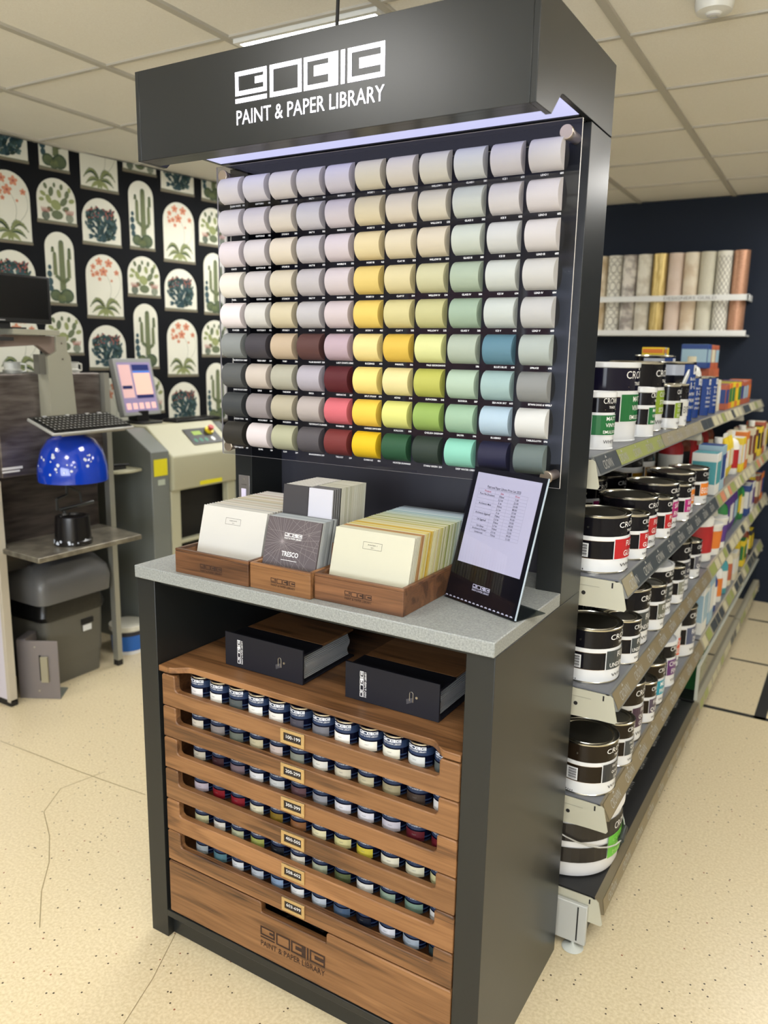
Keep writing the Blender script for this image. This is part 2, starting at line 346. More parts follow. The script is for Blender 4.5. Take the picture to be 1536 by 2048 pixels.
for c in range(-5, 12):
    s0 = .015+.262*c
    for k in range(-4, 3):
        d = .692*k
        if c % 2 == 0:
            b = (1.85 if (c//2) % 2 == 0 else 1.836+.346)+d; o = (2.14-.692 if (c//2) % 2 == 0 else 1.782)+d
            if b > .9 and b < H-.26: bushy(s0, b)
            elif b >= H-.26 and b < H-.02: bushy(s0, b)
            if o > .9 and o < H-.02: orchid(s0, o)
        else:
            t = (1.841 if ((c-1)//2) % 2 == 0 else 2.188)+d; p = (1.573 if ((c-1)//2) % 2 == 0 else 1.918)+d
            if t > .9 and t < H-.02: tall(s0, t)
            if p > .9 and p < H-.02: paddle(s0, p)
# cut everything above the ceiling line
V = []
for (x, y, z) in wp.v: V.append((x, y, min(z, H-.001)))
wp.v = V
wp.build('wallpaper', WPM, wlft, smooth=False)
# ceiling with its grid of tiles
CEIL = noise_mat('ceiling_tile', (238,234,223), (243,240,230), nscale=220, detail=4, rough=.9, bump=.15)
GRID = mat('ceiling_grid_paint', (188,184,172), .6)
ce = MB().box(-3.7,3.7,-4.3,4.7,H+.006,H+.1).build('ceiling', CEIL, smooth=False); tag(ce, kind='structure')
gr = MB(); ga = D(.9); gx0, gy0 = -.445, .882
gr.M = Matrix.Translation((gx0,gy0,0)) @ Matrix.Rotation(ga,4,'Z')
for i in range(-6, 7): gr.box(i*.6-.014, i*.6+.014, -5.6, 4.2, H-.004, H+.008)
for j in range(-10, 7): gr.box(-3.9, 4.3, j*.6-.008, j*.6+.008, H-.001, H+.007)
gr.build('ceiling_grid', GRID, ce, smooth=False)
def grid_pt(i, j): v = gr.M @ Vector((i*.6, j*.6, 0)); return v
DIFF = mat('light_diffuser', (255,253,249), .5, emis=21.)
LOUV = mat('light_louvre', (220,220,215), .3, .5)
def ceil_light(i, j, label, n=1):
    g = grid_pt(i, j); t = thing('ceiling_light_panel', label, 'ceiling light', (g.x, g.y, H-.012), ga, 'square ceiling light panels')
    f = MB()
    for a in ((.014,.586,.014,.03),(.014,.586,.57,.586),(.014,.03,.03,.57),(.57,.586,.03,.57)): f.box(a[0],a[1],a[2],a[3],-.002,.016)
    f.build('frame', WHITE, t)
    MB().box(.03,.57,.03,.57,.004,.014).build('diffuser', DIFF, t, smooth=False)
    l = MB()
    for k in range(9): l.box(.215+k*.012,.2165+k*.012,.03,.57,.001,.004)
    l.build('louvre', LOUV, t, smooth=False)
LIGHTS = [(0,0,'bright square ceiling light panel directly above the dark header')]
ceil_light(*LIGHTS[0])
for (i, j, s) in ((4,-2,'square ceiling light panel to the right of the camera'), (0,-4,'square ceiling light panel behind the camera'), (4,-6,'rear square ceiling light panel near the shop window'), (-3,-3,'square ceiling light panel over the left aisle'), (4,2,'square ceiling light panel over the right aisle'), (-2,2,'square ceiling light panel behind the display stand by the wallpaper'), (1,4,'x'), (3,4,'square ceiling light panel in the far right corner by the navy wall'), (-2,4,'added unseen ceiling light panel where the wallpaper meets the navy wall'), (3,-4,'square ceiling light panel behind the camera on the right')):  # the unseen panel at the wallpaper corner is added to brighten the ceiling
    if (i, j) in ((1,4),): continue
    ceil_light(i, j, s)
sd = thing('smoke_detector', 'round white smoke detector on the ceiling at the top right', 'smoke detector', (1.045,1.335,H))
MB().lathe([(0,-.045),(.02,-.045),(.024,-.04),(.05,-.036),(.055,-.02),(.055,0)], seg=32).build('cover', WHITE, sd)
MB().lathe([(.012,-.049),(.018,-.047),(.02,-.044)], seg=20).build('sensor_ring', mat('pale_grey_plastic', (200,198,196), .4), sd)
# wallpaper rolls on the navy wall
rl = thing('roll_rack', 'clear and white acrylic rack on the navy wall holding a row of wallpaper rolls', 'rack', (.37,YB,1.77))
MB().box(-.62,.505,-.19,0,0,.01).box(-.62,.505,-.19,-.185,.01,.036).build('bottom_rail', mat('frosted_white_rail', (222,224,222), .35), rl, bevel=.002)
MB().box(-.62,.505,-.19,-.185,.222,.26).build('middle_rail', MATS['frosted_white_rail'], rl, bevel=.002)
MB().box(-.62,-.61,-.18,0,.01,.24).box(.49,.5,-.19,0,.222,.26).build('rail_bracket', MATS['frosted_white_rail'], rl)
MB().flat(fit_text('DESIGNERS GUILD', -.02, .31, .2325, .02), planeY(-.1915)).build('rail_lettering', mat('grey_print', (120,120,118), .6), rl, smooth=False)
def roll_mat(n, c1, c2, metal=0., sc=(1,1,1), ns=9, rough=.6): return noise_mat('roll_'+n, c1, c2, scale=sc, nscale=ns, detail=5, rough=rough, lo=.42, hi=.6, metal=metal)
RM = [roll_mat('tan_marble',(186,164,128),(226,214,190)), None, roll_mat('grey_marble',(150,142,136),(226,220,210),ns=14), roll_mat('white_marble',(196,188,170),(232,228,214),ns=12), roll_mat('gold',(176,150,84),(222,200,138),.6,(30,30,2),6,.35),
      roll_mat('blush',(214,194,178),(220,202,188)), roll_mat('cream_marble',(206,186,158),(230,220,200),ns=7), roll_mat('sage_linen',(196,192,172),(214,210,192),0,(60,60,40),9), None, roll_mat('copper',(166,118,90),(204,160,132),.5,(40,40,40),9,.4)]
RN = ['tan marble','white oval patterned','grey and white marble','white marble','gold metallic','plain blush pink','cream marble','pale sage linen','white geometric lattice','copper metallic']
PW = mat('roll_white', (226,224,212), .6); PL = mat('roll_lattice', (92,84,70), .6)
for i in range(10):
    x = -.09+.1*i-.012; t = thing('wallpaper_roll', '%s wallpaper roll in the wall rack, %s from left' % (RN[i], ordn(i)), 'wallpaper roll', (x, YB-.06 if False else YB-.105, 1.781 if True else 0), 0, 'wallpaper rolls in the wall rack')
    r = .049; h = .523
    MB().lathe([(.02,.004),(.02,0),(r,0),(r,h),(.02,h),(.018,h-.004)], seg=28).build('paper', RM[i] or PW, t)
    MB().lathe([(.02,.01),(.017,.01),(.017,h-.01),(.02,h-.01)], seg=20).build('core', mat('cardboard', (150,120,84), .8), t)
    if RM[i] is None:
        p = MB(); cf = lambda a, b: ((r+.0008)*math.cos(a), (r+.0008)*math.sin(a), b)
        if i == 1:
            for k in range(9):
                for q in range(3):
                    a0 = -PI/2+(q-1)*.9; z0 = .03+k*.058
                    for e in range(16):
                        t0 = 2*PI*e/16; t1 = 2*PI*(e+1)/16; hh = .02+.012*(k % 2)
                        p.face([cf(a0+.42*math.cos(t0),z0+hh*math.sin(t0)), cf(a0+.42*math.cos(t1),z0+hh*math.sin(t1)), cf(a0+.36*math.cos(t1),z0+hh*.82*math.sin(t1)), cf(a0+.36*math.cos(t0),z0+hh*.82*math.sin(t0))])
        else:
            for k in range(12):
                for q in range(-3, 4):
                    a0 = -PI/2+q*.55; z0 = .01+k*.044
                    for sg in (-1,1):
                        for e in range(4):
                            u0 = e/4; u1 = (e+1)/4
                            if z0+.044 < h: p.face([cf(a0+sg*.55*u0-.03,z0+.044*u0), cf(a0+sg*.55*u0+.03,z0+.044*u0), cf(a0+sg*.55*u1+.03,z0+.044*u1), cf(a0+sg*.55*u1-.03,z0+.044*u1)])
        p.build('printed_pattern', PL, t, smooth=False)
# brick building across the street, seen only mirrored in the acrylic
bm = mat('brickwork', (176,96,72), .9); nt = bm.node_tree; bt = nt.nodes.new('ShaderNodeTexBrick'); tcb = nt.nodes.new('ShaderNodeTexCoord'); mpb = nt.nodes.new('ShaderNodeMapping')
mpb.inputs['Rotation'].default_value = (PI/2,0,0); bt.inputs['Scale'].default_value = 4; bt.inputs['Color1'].default_value = lin((190,100,74))+(1,); bt.inputs['Color2'].default_value = lin((160,84,62))+(1,); bt.inputs['Mortar'].default_value = lin((200,180,160))+(1,)
nt.links.new(tcb.outputs['Object'], mpb.inputs[0]); nt.links.new(mpb.outputs[0], bt.inputs['Vector']); nt.links.new(bt.outputs[0], nt.nodes['Principled BSDF'].inputs['Base Color'])
bb = MB().box(-7.5,-3.4,-12,-9.5,-.2,5).build('brick_building', bm, smooth=False); tag(bb, 'red brick building across the street, seen as a reflection in the acrylic', 'building')
# hanging power cable
cb = MB().tube([(.325,.42,2.2545),(.324,.42,2.36),(.33,.421,2.5),(.328,.42,2.67)], .0045).build('power_cable', mat('black_rubber', (22,20,22), .5)); tag(cb, 'thin black cable hanging from the ceiling to the header top', 'cable')
# ---------------------------------------------------------------- light
w = bpy.data.worlds.new('sky'); SC.world = w; w.use_nodes = True
bg = w.node_tree.nodes['Background']; bg.inputs[0].default_value = lin((205,215,235))+(1,); bg.inputs[1].default_value = 1.3
def area(name, loc, rot, sx, sy, e, col=(1,1,1)):
    l = bpy.data.lights.new(name, 'AREA'); l.shape = 'RECTANGLE'; l.size = sx; l.size_y = sy; l.energy = e; l.color = col
    o = bpy.data.objects.new(name, l); COL.objects.link(o); o.location = loc; o.rotation_euler = rot; return o
area('daylight_through_window', (1.5,-4.35,1.55), (D(112),0,0), 3.4, 1.5, 150, (.9,.95,1.))
# ================================================================ DISPLAY STAND
DEP = .535; PW_ = .0625; WB = 1.039; WT = 1.072; YU = .384; ZH0, ZH1 = 2.056, 2.2535; YH = .0595; YA = .33
st = thing('display_stand', 'tall satin black paint display stand with walnut drawers and a lit header sign', 'display stand')
# cabinet
MB().box(0,PW_,0,DEP,0,WB).build('side_panel', BLK, st, bevel=.0012)
MB().box(1-PW_,1,0,DEP,0,WB).build('side_panel', BLK, st, bevel=.0012)
MB().box(PW_,1-PW_,DEP-.015,DEP,.0,WB).build('cabinet_back', BLKD, st)
MB().box(PW_,1-PW_,.02,.045,WB-.014,WB).build('top_rail', BLK, st)
MB().box(PW_,1-PW_,.02,DEP-.015,WB-.002,WB-.001).build('underside_board', BLKD, st)
pl = MB().box(PW_,1-PW_,.0,.06,.067,.0868).box(PW_,1-PW_,.022,.04,0,.067).build('plinth', BLK, st, bevel=.001)
# tall back frame
YI = DEP-.012
for x0, x1 in ((0,PW_),(1-PW_,1)):
    MB().box(x0,x1,YU,DEP,WB+.0008,ZH0+.046).build('upright', BLK, st, bevel=.0012)
MB().box(PW_,1-PW_,YI,DEP,WB+.001,ZH0+.046).build('back_panel', mat('dark_slate_panel', (52,52,60), .45), st)
# switch plate on the left upright
sw = MB().box(.0142,.0552,YU-.003,YU,1.165,1.2605).build('switch_plate', mat('anodised_grey', (150,146,144), .35, .7), st, bevel=.0008)
s2 = MB(); s2.box(.0255,.0435,YU-.006,YU-.003,1.183,1.222); s2.build('rocker_switch', mat('switch_lilac', (222,214,240), .25), sw, bevel=.0015)
MB().rod((.0345,YU-.0045,1.249),(.0345,YU-.003,1.249),.0022).build('screw', STEEL, sw)
MB().flat(fit_text('POWER',.025,.045,1.232,.0035,0,'fit'), planeY(YU-.0033)).build('printed_word', INK, sw, smooth=False)
# worktop
wt = thing('worktop', 'speckled grey solid worktop slab on the display stand', 'worktop', (0,0,WB))
MB().prism([(.0,-.008),(1.0,-.008),(1.0,YU-.0006),(1-PW_-.0005,YU-.0006),(1-PW_-.0005,YI-.001),(PW_+.0005,YI-.001),(PW_+.0005,YU-.0006),(0,YU-.0006)], 'z', .0006, WT-WB).build('slab', GREYTOP, wt, bevel=.0025)
# header
hd = MB().box(0.0122,.9878,YH,YH+.018,ZH0,ZH1).box(.0122,.9878,YH+.0182,YH+.058,ZH0+.0005,ZH0+.012).box(.0122,.9878,YH+.046,YH+.058,ZH0+.0122,ZH0+.05).box(.0122,.9878,DEP-.02,DEP,ZH0+.05,ZH1-.0182).box(.0122,.9878,YH+.0182,DEP,ZH1-.018,ZH1-.0002)
hd = hd.build('header', BLK, st, bevel=.001)
hp = [(YH,ZH0),(YH+.081,ZH0),(.186,ZH0+.044),(.192,ZH0+.0475),(.2,ZH0+.0485),(DEP,ZH0+.0485),(DEP,ZH1),(YH,ZH1)]
for x0, x1 in ((0,.012),(.988,1)): MB().prism(hp, 'x', x0, x1).build('header_side', BLK, hd, bevel=.001)
MB().box(.0125,.9875,.336,YU-.001,ZH0+.0465,ZH0+.06).build('rear_rail', BLK, hd)
LED = mat('led_diffuser', (206,208,250), .4, emis=.85); LED.node_tree.nodes['Principled BSDF'].inputs['Base Color'].default_value = (.12,.12,.14,1)
MB().box(.0125,.9875,YH+.059,.3355,ZH0+.049,ZH0+.052).build('light_diffuser', LED, hd, smooth=False)
SIGN = mat('backlit_lettering', (250,246,255), .4, emis=2.6)
sg = MB(); V, F = logo2(.3095, .3785, 2.0995, True, .024, .0)
sg.flat(([(a, 2.0995+(b-2.0995)*.995) for a, b in V], F), planeY(YH-.0015)); sg.build('sign_lettering', SIGN, hd, smooth=False)
# strip light inside the header
area('header_led_strip', (.5,.25,ZH0+.045), (D(0),0,0), .9, .12, .06, (.88,.86,1.))
# shelf board above the drawers
ZS = .8117
def srect(n=10): 
    P = [(.0655,DEP-.02),(.0655,.0),(.100,.0)]
    for i in range(n+1): t = i/n; P.append((.100+.055*t, .030*(.5-.5*math.cos(PI*t))))
    for i in range(n+1): t = i/n; P.append((.850+.05*t, .030*(.5+.5*math.cos(PI*t))))
    P += [(.9345,0),(.9345,DEP-.02)]; return P
MB().prism(srect()[::-1], 'z', .7955, ZS).build('shelf_board', WAL, st, bevel=.002)
# drawers
def drawer_front(x0, x1, z0, z1, sx0, sx1, sd, r=.012, y0=0., y1=.02):
    P = [(x0,z0),(x1,z0),(x1,z1-.004),(x1-.004,z1)]
    P += [(sx1+.004,z1),(sx1,z1-.004)]
    for i in range(7): a = -PI/2*i/6; P.append((sx1-r+r*math.cos(a), z1-sd+r+r*math.sin(a)))
    for i in range(7): a = -PI/2-PI/2*i/6; P.append((sx0+r+r*math.cos(a), z1-sd+r+r*math.sin(a)))
    P += [(sx0,z1-.004),(sx0-.004,z1),(x0+.004,z1),(x0,z1-.004)]
    return MB().prism(P, 'y', y0, y1)
DZ = [.791,.7027,.6145,.5245,.4345,.341]
NM = ['100-199','200-299','300-399','400-505','508-602','603-699']
DX0, DX1 = .0757, .9345
for i, zt in enumerate(DZ):
    zb = (DZ[i+1] if i < 5 else .2505)+.0022
    dr = drawer_front(DX0,DX1,zb,zt,.1215,.8863,.0435).build('drawer', WAL, st, bevel=.0028)
    MB().box(DX0+.012,DX1-.012,.02,DEP-.03,zb+.006,zb+.026).box(DX0+.012,DX0+.024,.0205,DEP-.03,zb+.026,zt-.004).box(DX1-.024,DX1-.012,.0205,DEP-.03,zb+.026,zt-.004).build('tray', WALD, dr)
    px0, px1, pz1 = .4692, .5382, zt-.0445; pz0 = pz1-.0355
    if i == 5: pass
    fr = MB()
    for b in ((px0,px1,pz0,pz0+.0075),(px0,px1,pz1-.0075,pz1),(px0,px0+.0085,pz0+.0075,pz1-.0075),(px1-.0085,px1,pz0+.0075,pz1-.0075)): fr.box(b[0],b[1],-.004,0,b[2],b[3])
    fr.box(px0+.008,px1-.008,-.0015,0,pz0+.007,pz1-.007,1)
    for q in (px0+.0042,px1-.0042):
        for u in (pz0+.004,pz1-.004): fr.rod((q,-.0048,u),(q,-.004,u),.0014,8,0)
    fr.flat(fit_text(NM[i], px0+.0125, px1-.0125, pz0+.0135, .0088, .0, 'fit'), planeY(-.0019), 2)
    fr.build('name_plate', [BRASS, mat('plate_black', (34,28,28), .5), PRINTW], dr, bevel=.0006)
bd = drawer_front(DX0,DX1,.0915,.2485,.400,.601,.0285,.004).build('drawer', WAL, st, bevel=.0028)
V, F = logo2(.3975, .201, .1265); MB().flat((V,F), planeY(-.0007)).build('engraved_logo', BURN, bd, smooth=False)
MB().box(DX0+.012,DX1-.012,.021,DEP-.03,.095,.107).build('tray', BLKD, bd)
cable = MB().tube([(.42,.05,.175),(.45,.045,.2),(.48,.05,.215),(.52,.045,.214),(.56,.05,.2)], .004).rod((.435,.04,.216),(.44,.045,.225),.006).build('coiled_cable', mat('black_rubber', (22,20,22), .4)); tag(cable, 'black cable lying inside the large bottom drawer, seen through its slot', 'cable')
# ---------------------------------------------------------------- swatch board
sb = thing('swatch_board', 'clear acrylic board carrying a grid of curved paint colour swatches', 'swatch board', (.5,YA,1.328))
sb_o = Vector((.5,YA,1.328))
ax0, ax1, az0, az1 = .0005, .998, 1.328, 2.097
T = MB(); T.M = Matrix.Translation(-sb_o)
T.box(ax0,ax1,YA,YA+.005,az0,az1,0)
for q in range(6): T.m[q] = 1
T.m[2] = 0; T.m[4] = 0
sheet = T.build('acrylic_sheet', [ACR, EDGE], sb, smooth=False)
for x, z in ((.030,2.071),(.968,2.071),(.030,1.352),(.968,1.352)):
    T = MB(); T.M = Matrix.Translation(-sb_o); T.rod((x,YA-.010,z),(x,YA-.0002,z),.0145,24).rod((x,YA+.0052,z),(x,YU+.001,z),.0115,24)
    T.build('standoff_bolt', mat('satin_nickel', (206,190,172), .28, .85), sb, bevel=.001)
DX_, SX_, SZ_, DZ_, SH_ = .0867, .0108, 2.0658, .0804, .0667
B_ = .027; SW_ = .0695
def swatch_mesh():
    n = 14; P = []
    for i in range(n+1):
        t = i/n; a = PI*t; P.append((-B_*math.sin(a)**.85 if 0 < i < n else 0, SH_/2*math.cos(a)*1.0))
    # circular-ish bulge outline (y,z), closed by the flat back
    P = [(-.0012-B_*(1-(2*i/n-1)**2)**.62, SH_*(i/n)) for i in range(n+1)]
    return MB().prism([(0,0)]+P+[(0,SH_)], 'x', 0, SW_).mesh('paint_swatch', [bpy.data.materials.new('swatch_slot')], True, 30)
SWM = swatch_mesh()
CC = [ # rows top to bottom, eleven colours each
 [(236,230,234),(232,226,234),(236,228,224),(228,222,226),(228,222,234),(240,230,204),(242,232,218),(238,232,218),(232,234,232),(232,226,230),(230,224,226)],
 [(232,226,232),(224,216,222),(230,220,208),(212,208,216),(222,212,218),(236,222,186),(236,224,206),(232,224,206),(216,222,214),(228,222,224),(230,224,226)],
 [(226,216,222),(216,208,210),(224,212,192),(204,198,202),(216,204,210),(234,214,164),(228,214,182),(224,212,186),(206,214,202),(214,216,214),(222,216,216)],
 [(236,230,218),(208,202,202),(212,202,178),(192,186,190),(210,198,202),(232,204,114),(222,208,158),(206,202,160),(174,190,168),(206,212,206),(208,206,204)],
 [(234,224,226),(208,206,202),(206,194,162),(190,186,190),(206,192,196),(236,204,98),(214,202,142),(198,194,138),(158,182,160),(198,206,202),(194,194,194)],
 [(132,136,136),(74,70,78),(190,168,142),(98,62,60),(186,162,174),(236,216,140),(226,186,70),(218,220,148),(172,184,168),(88,132,154),(170,180,176)],
 [(98,100,102),(192,180,170),(168,166,150),(170,164,176),(98,32,40),(238,214,120),(228,214,150),(184,186,82),(172,196,174),(154,182,182),(136,138,138)],
 [(70,74,76),(144,136,138),(170,162,140),(170,160,156),(208,98,108),(236,196,66),(214,214,118),(142,172,84),(148,182,154),(168,192,212),(206,208,206)],
 [(52,50,44),(206,196,198),(164,164,136),(94,88,94),(132,52,50),(228,186,20),(42,92,60),(48,62,54),(126,196,176),(34,34,66),(98,112,110)]]
CN = [['CLEAR WHITE','COTTON I','STONE I','SALT I','MARBLE I','IVORY I','CLAY I','WILLOW I','GLASS I','ICE I','LEAD I'],
 ['','COTTON II','STONE II','SALT II','MARBLE II','IVORY II','CLAY II','WILLOW II','GLASS II','ICE II','LEAD II'],
 ['CHATE','COTTON III','STONE III','SALT III','MARBLE III','IVORY III','CLAY III','WILLOW III','GLASS III','ICE III','LEAD III'],
 ['PEARL','COTTON IV','STONE IV','SALT IV','MARBLE IV','IVORY IV','CLAY IV','WILLOW IV','GLASS IV','ICE IV','LEAD IV'],
 ['POWDER','COTTON V','STONE V','SALT V','MARBLE V','IVORY V','CLAY V','WILLOW V','GLASS V','ICE V','LEAD V'],
 ['PALMERSTON GREY','PERSE GREY','TOBY','PLUM BRANDY','LADY CHAR\'S LILAC','BUZZINGS','PARASOL','PALE GEORGIAN','','BLUE\'S BLUE','SPRUCE'],
 ['PARIS ROOFTOPS','OPUS','THEOREM','ERICA','GRENACHE','SPLIT STRAW','AZOLI','EUPHORBIA','BODEGA','SEA NOR SKY','BTWN DOG & WOLF'],
 ['ACQUA VIVA','MONUMENT','MOLESKIN','YESTERDAY\'S FLOWER','RHUBARB','CHINESE EMPEROR','SCALLION','CHELSEA GREEN II','SALVIA','BLUEBIRD','TABLECLOTH'],
 ['NEW BLACK','QUAIL','GUM','BRANDENBERG','TRILOGY','GAMBOGE','HUNTER DUNN','STABLE GREEN','DEEP WATER GREEN','','']]
BASE = [101,151,201,301,351,461,501,531,581,631,681]
NUM = {(5,0):'109',(5,1):'149',(5,3):'328',(5,5):'473',(5,7):'543',(5,9):'639',(5,10):'690',(6,1):'147',(6,5):'474',(6,6):'514',(6,7):'545',(6,9):'643',(6,10):'693',(7,5):'479',(7,7):'549',(7,8):'596',(7,9):'651',(7,10):'696',(8,1):'154',(8,5):'484',(8,6):'523',(8,7):'554'}
def cname(c):
    r, g, b = c; mx, mn = max(c), min(c); sat = (mx-mn)/max(mx,1)
    if sat < .05: return 'white' if mx > 225 else 'pale grey' if mx > 180 else 'mid grey' if mx > 105 else 'charcoal'
    if sat < .13: 
        t = 'pale ' if mx > 195 else 'dark ' if mx < 100 else ''
        return t+('warm grey' if r > b+8 and r >= g else 'lilac grey' if b >= r-6 and r > g else 'green grey' if g >= r else 'warm grey') if mx < 222 else ('lilac white' if b >= g else 'cream white' if r > b+8 else 'cool white')
    if r >= g >= b: 
        if r-g > 60: return 'dark red' if r < 150 else 'coral pink'
        return ('deep yellow' if sat > .6 and r > 180 else 'soft yellow' if sat > .38 and r > 200 else 'cream' if r > 215 else 'tan' if r > 120 else 'dark brown')
    if r >= b > g: return 'dusky mauve' if mx < 190 else 'pale pink'
    if g >= r and g >= b: return 'dark green' if mx < 110 else ('lime green' if sat > .4 and b < r else 'green' if sat > .3 else 'sage green')
    return 'navy' if mx < 80 else 'blue'
cap = MB(); cap.M = Matrix.Translation(-sb_o)
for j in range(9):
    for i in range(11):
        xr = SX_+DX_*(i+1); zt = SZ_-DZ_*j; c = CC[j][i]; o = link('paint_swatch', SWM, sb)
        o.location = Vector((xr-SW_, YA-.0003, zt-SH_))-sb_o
        gm = sum(c)/3; c2 = tuple(min(238, int((gm+(v-gm)*.90)*(.785+.017*j+.009*(10-i)))) if sum(c) > 300 else int((gm+(v-gm)*.9)*.86) for v in c); o.material_slots[0].link = 'OBJECT'; o.material_slots[0].material = mat('swatch_%d_%d_%d' % c2, c2, .6, spec=.3)  # paler swatches lightened down the rows and leftwards; uneven light put into their colour
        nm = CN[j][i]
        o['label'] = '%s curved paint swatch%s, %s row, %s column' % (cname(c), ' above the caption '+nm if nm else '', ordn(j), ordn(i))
        if nm: cap.flat(fit_text(nm, xr-SW_+.019, 0, zt-SH_-.0075, .0042, .03, 'l'), planeY(YA-.0006))
        num = NUM.get((j,i)) or (str(BASE[i]+j))
        if (j,i) not in ((8,9),(8,10)): cap.flat(fit_text(num, 0, xr-.0005, zt-SH_-.0075, .0042, .03, 'r'), planeY(YA-.0006))
cap.build('printed_captions', mat('caption_white', (236,236,240), .5), sheet, smooth=False)
# dark strips printed behind the captions
# ---------------------------------------------------------------- sample pots
POTR, POTH = .0308, .057
def pot_body():
    r = POTR-.0006; b = MB()
    prof = [(0,.0),(r-.003,0),(r-.0005,.0012),(r,.003),(r,.0295),(r+.0006,.0295),(r+.0006,.0325),(r,.035),(r,POTH-.010),(r,POTH-.0035)]
    mt = [1,1,1,0,0,2,2,2,0]; b.lathe(prof, seg=36, mats=mt)
    cf = lambda rr: (lambda a, z: (rr*math.cos(a), rr*math.sin(a), z))
    f = cf(r+.0005)
    V, F = logo2(-.023, .046, .0365, True, .03, .0)
    b.flat((V,F), lambda u, z: f(-PI/2+u/r, z), 3)
    # small stripe panel beside the label
    b.grid(-PI/2+.62, -PI/2+1.3, 6, .004, .0075, f, 2); b.grid(-PI/2+.62, -PI/2+1.3, 6, .012, .0155, f, 2)
    for a in (-PI/2+.86,): b.grid(a, a+.1, 1, .035, POTH-.011, f, 2)
    return b.mesh('can_body', [mat('pot_navy', (9,12,30), .2, spec=.2), mat('pot_base_clear', (150,148,140), .15, .6), mat('pot_blue_stripe', (40,54,82), .3, spec=.2), mat('pot_print', (225,228,236), .4)])
PB = pot_body()
lb = MB(); r = POTR
lb.lathe([(r-.0012,POTH-.0040),(r+.0002,POTH-.0034),(r+.0002,POTH-.0008),(r-.0012,POTH),(r-.0035,POTH-.0008),(r-.0045,POTH-.003),(r-.006,POTH-.0035),(r-.009,POTH-.002),(.012,POTH-.002),(.011,POTH-.0005),(.008,POTH),(.004,POTH),(.0035,POTH-.001),(0,POTH-.001)], seg=36, mats=[0,0,0,0,0,1,1,1,1,1,1,1,1])
PLID = lb.mesh('lid', [mat('pot_rim', (200,194,182), .2, .95), mat('pot_lid_navy', (14,18,44), .25)])
lm = MB(); f = lambda a, z: ((POTR+.0002)*math.cos(a), (POTR+.0002)*math.sin(a), z)
lm.grid(-PI/2-1.0, -PI/2+.68, 12, .0035, .0262, f)
lm.flat(fit_text('PAINT', -.008, .002, .0165, .0026, 0, 'fit'), lambda u, z: ((POTR+.0005)*math.cos(-PI/2+u/POTR), (POTR+.0005)*math.sin(-PI/2+u/POTR), z), 1)
PLAB = lm.mesh('colour_label', [bpy.data.materials.new('label_slot'), mat('label_print', (120,118,114), .6)])
ROWC = [
 [(226,222,220),(232,230,222),(78,84,84),(234,232,224),(224,220,212),(70,68,78),(112,112,118),(238,236,228),(232,228,216),(222,220,204),(206,208,204),(82,88,86)],
 [(214,206,190),(146,138,134),(104,110,100),(200,190,156),(206,190,182),(134,138,126),(230,228,218),(206,200,178),(196,188,156),(160,150,118),(62,50,42),(232,230,228)],
 [(196,188,170),(62,34,38),(122,104,110),(226,226,226),(200,202,202),(98,70,74),(150,150,156),(226,224,230),(222,220,228),(202,196,206),(88,24,34),(98,24,34)],
 [(190,178,188),(128,18,30),(132,28,40),(218,212,184),(128,104,34),(132,88,54),(224,216,178),(212,204,146),(202,186,66),(226,222,200),(218,214,188),(196,192,146)],
 [(196,192,152),(222,218,208),(180,184,152),(156,162,86),(30,32,38),(212,208,194),(166,172,148),(88,98,64),(222,220,214),(140,160,142),(118,144,128),(220,220,216)],
 [(152,160,164),(82,120,130),(216,220,224),(184,192,202),(136,158,188),(224,226,228),(188,196,206),(74,94,120),(16,22,36),(214,216,226),(160,172,186),(44,60,62)]]
pot0 = None
for j in range(6):
    z0 = (DZ[j+1] if j < 5 else .2505)+.0022+.0295
    for i in range(12):
        if pot0 is None:
            pot0 = thing('sample_pot', 'x', 'paint pot', group='sample pots in the walnut drawers'); link('can_body', PB, pot0); link('lid', PLID, pot0); link('colour_label', PLAB, pot0); p = pot0
        else: p = copy_tree(pot0)
        x = .1652+.0649*i
        p.location = (x, .0595+random.uniform(-.002,.002), z0); p.rotation_euler = (0,0,random.uniform(-.12,.16)+.1)
        c = ROWC[j][i]
        for ch in p.children:
            if ch.name.startswith('colour_label'): ch.material_slots[0].link = 'OBJECT'; ch.material_slots[0].material = mat('pot_%d_%d_%d' % c, c, .45); ch['label'] = '%s colour label' % cname(c)
        p['label'] = 'navy sample pot with %s label, %s from left in drawer %s' % (cname(c), ordn(i), NM[j])
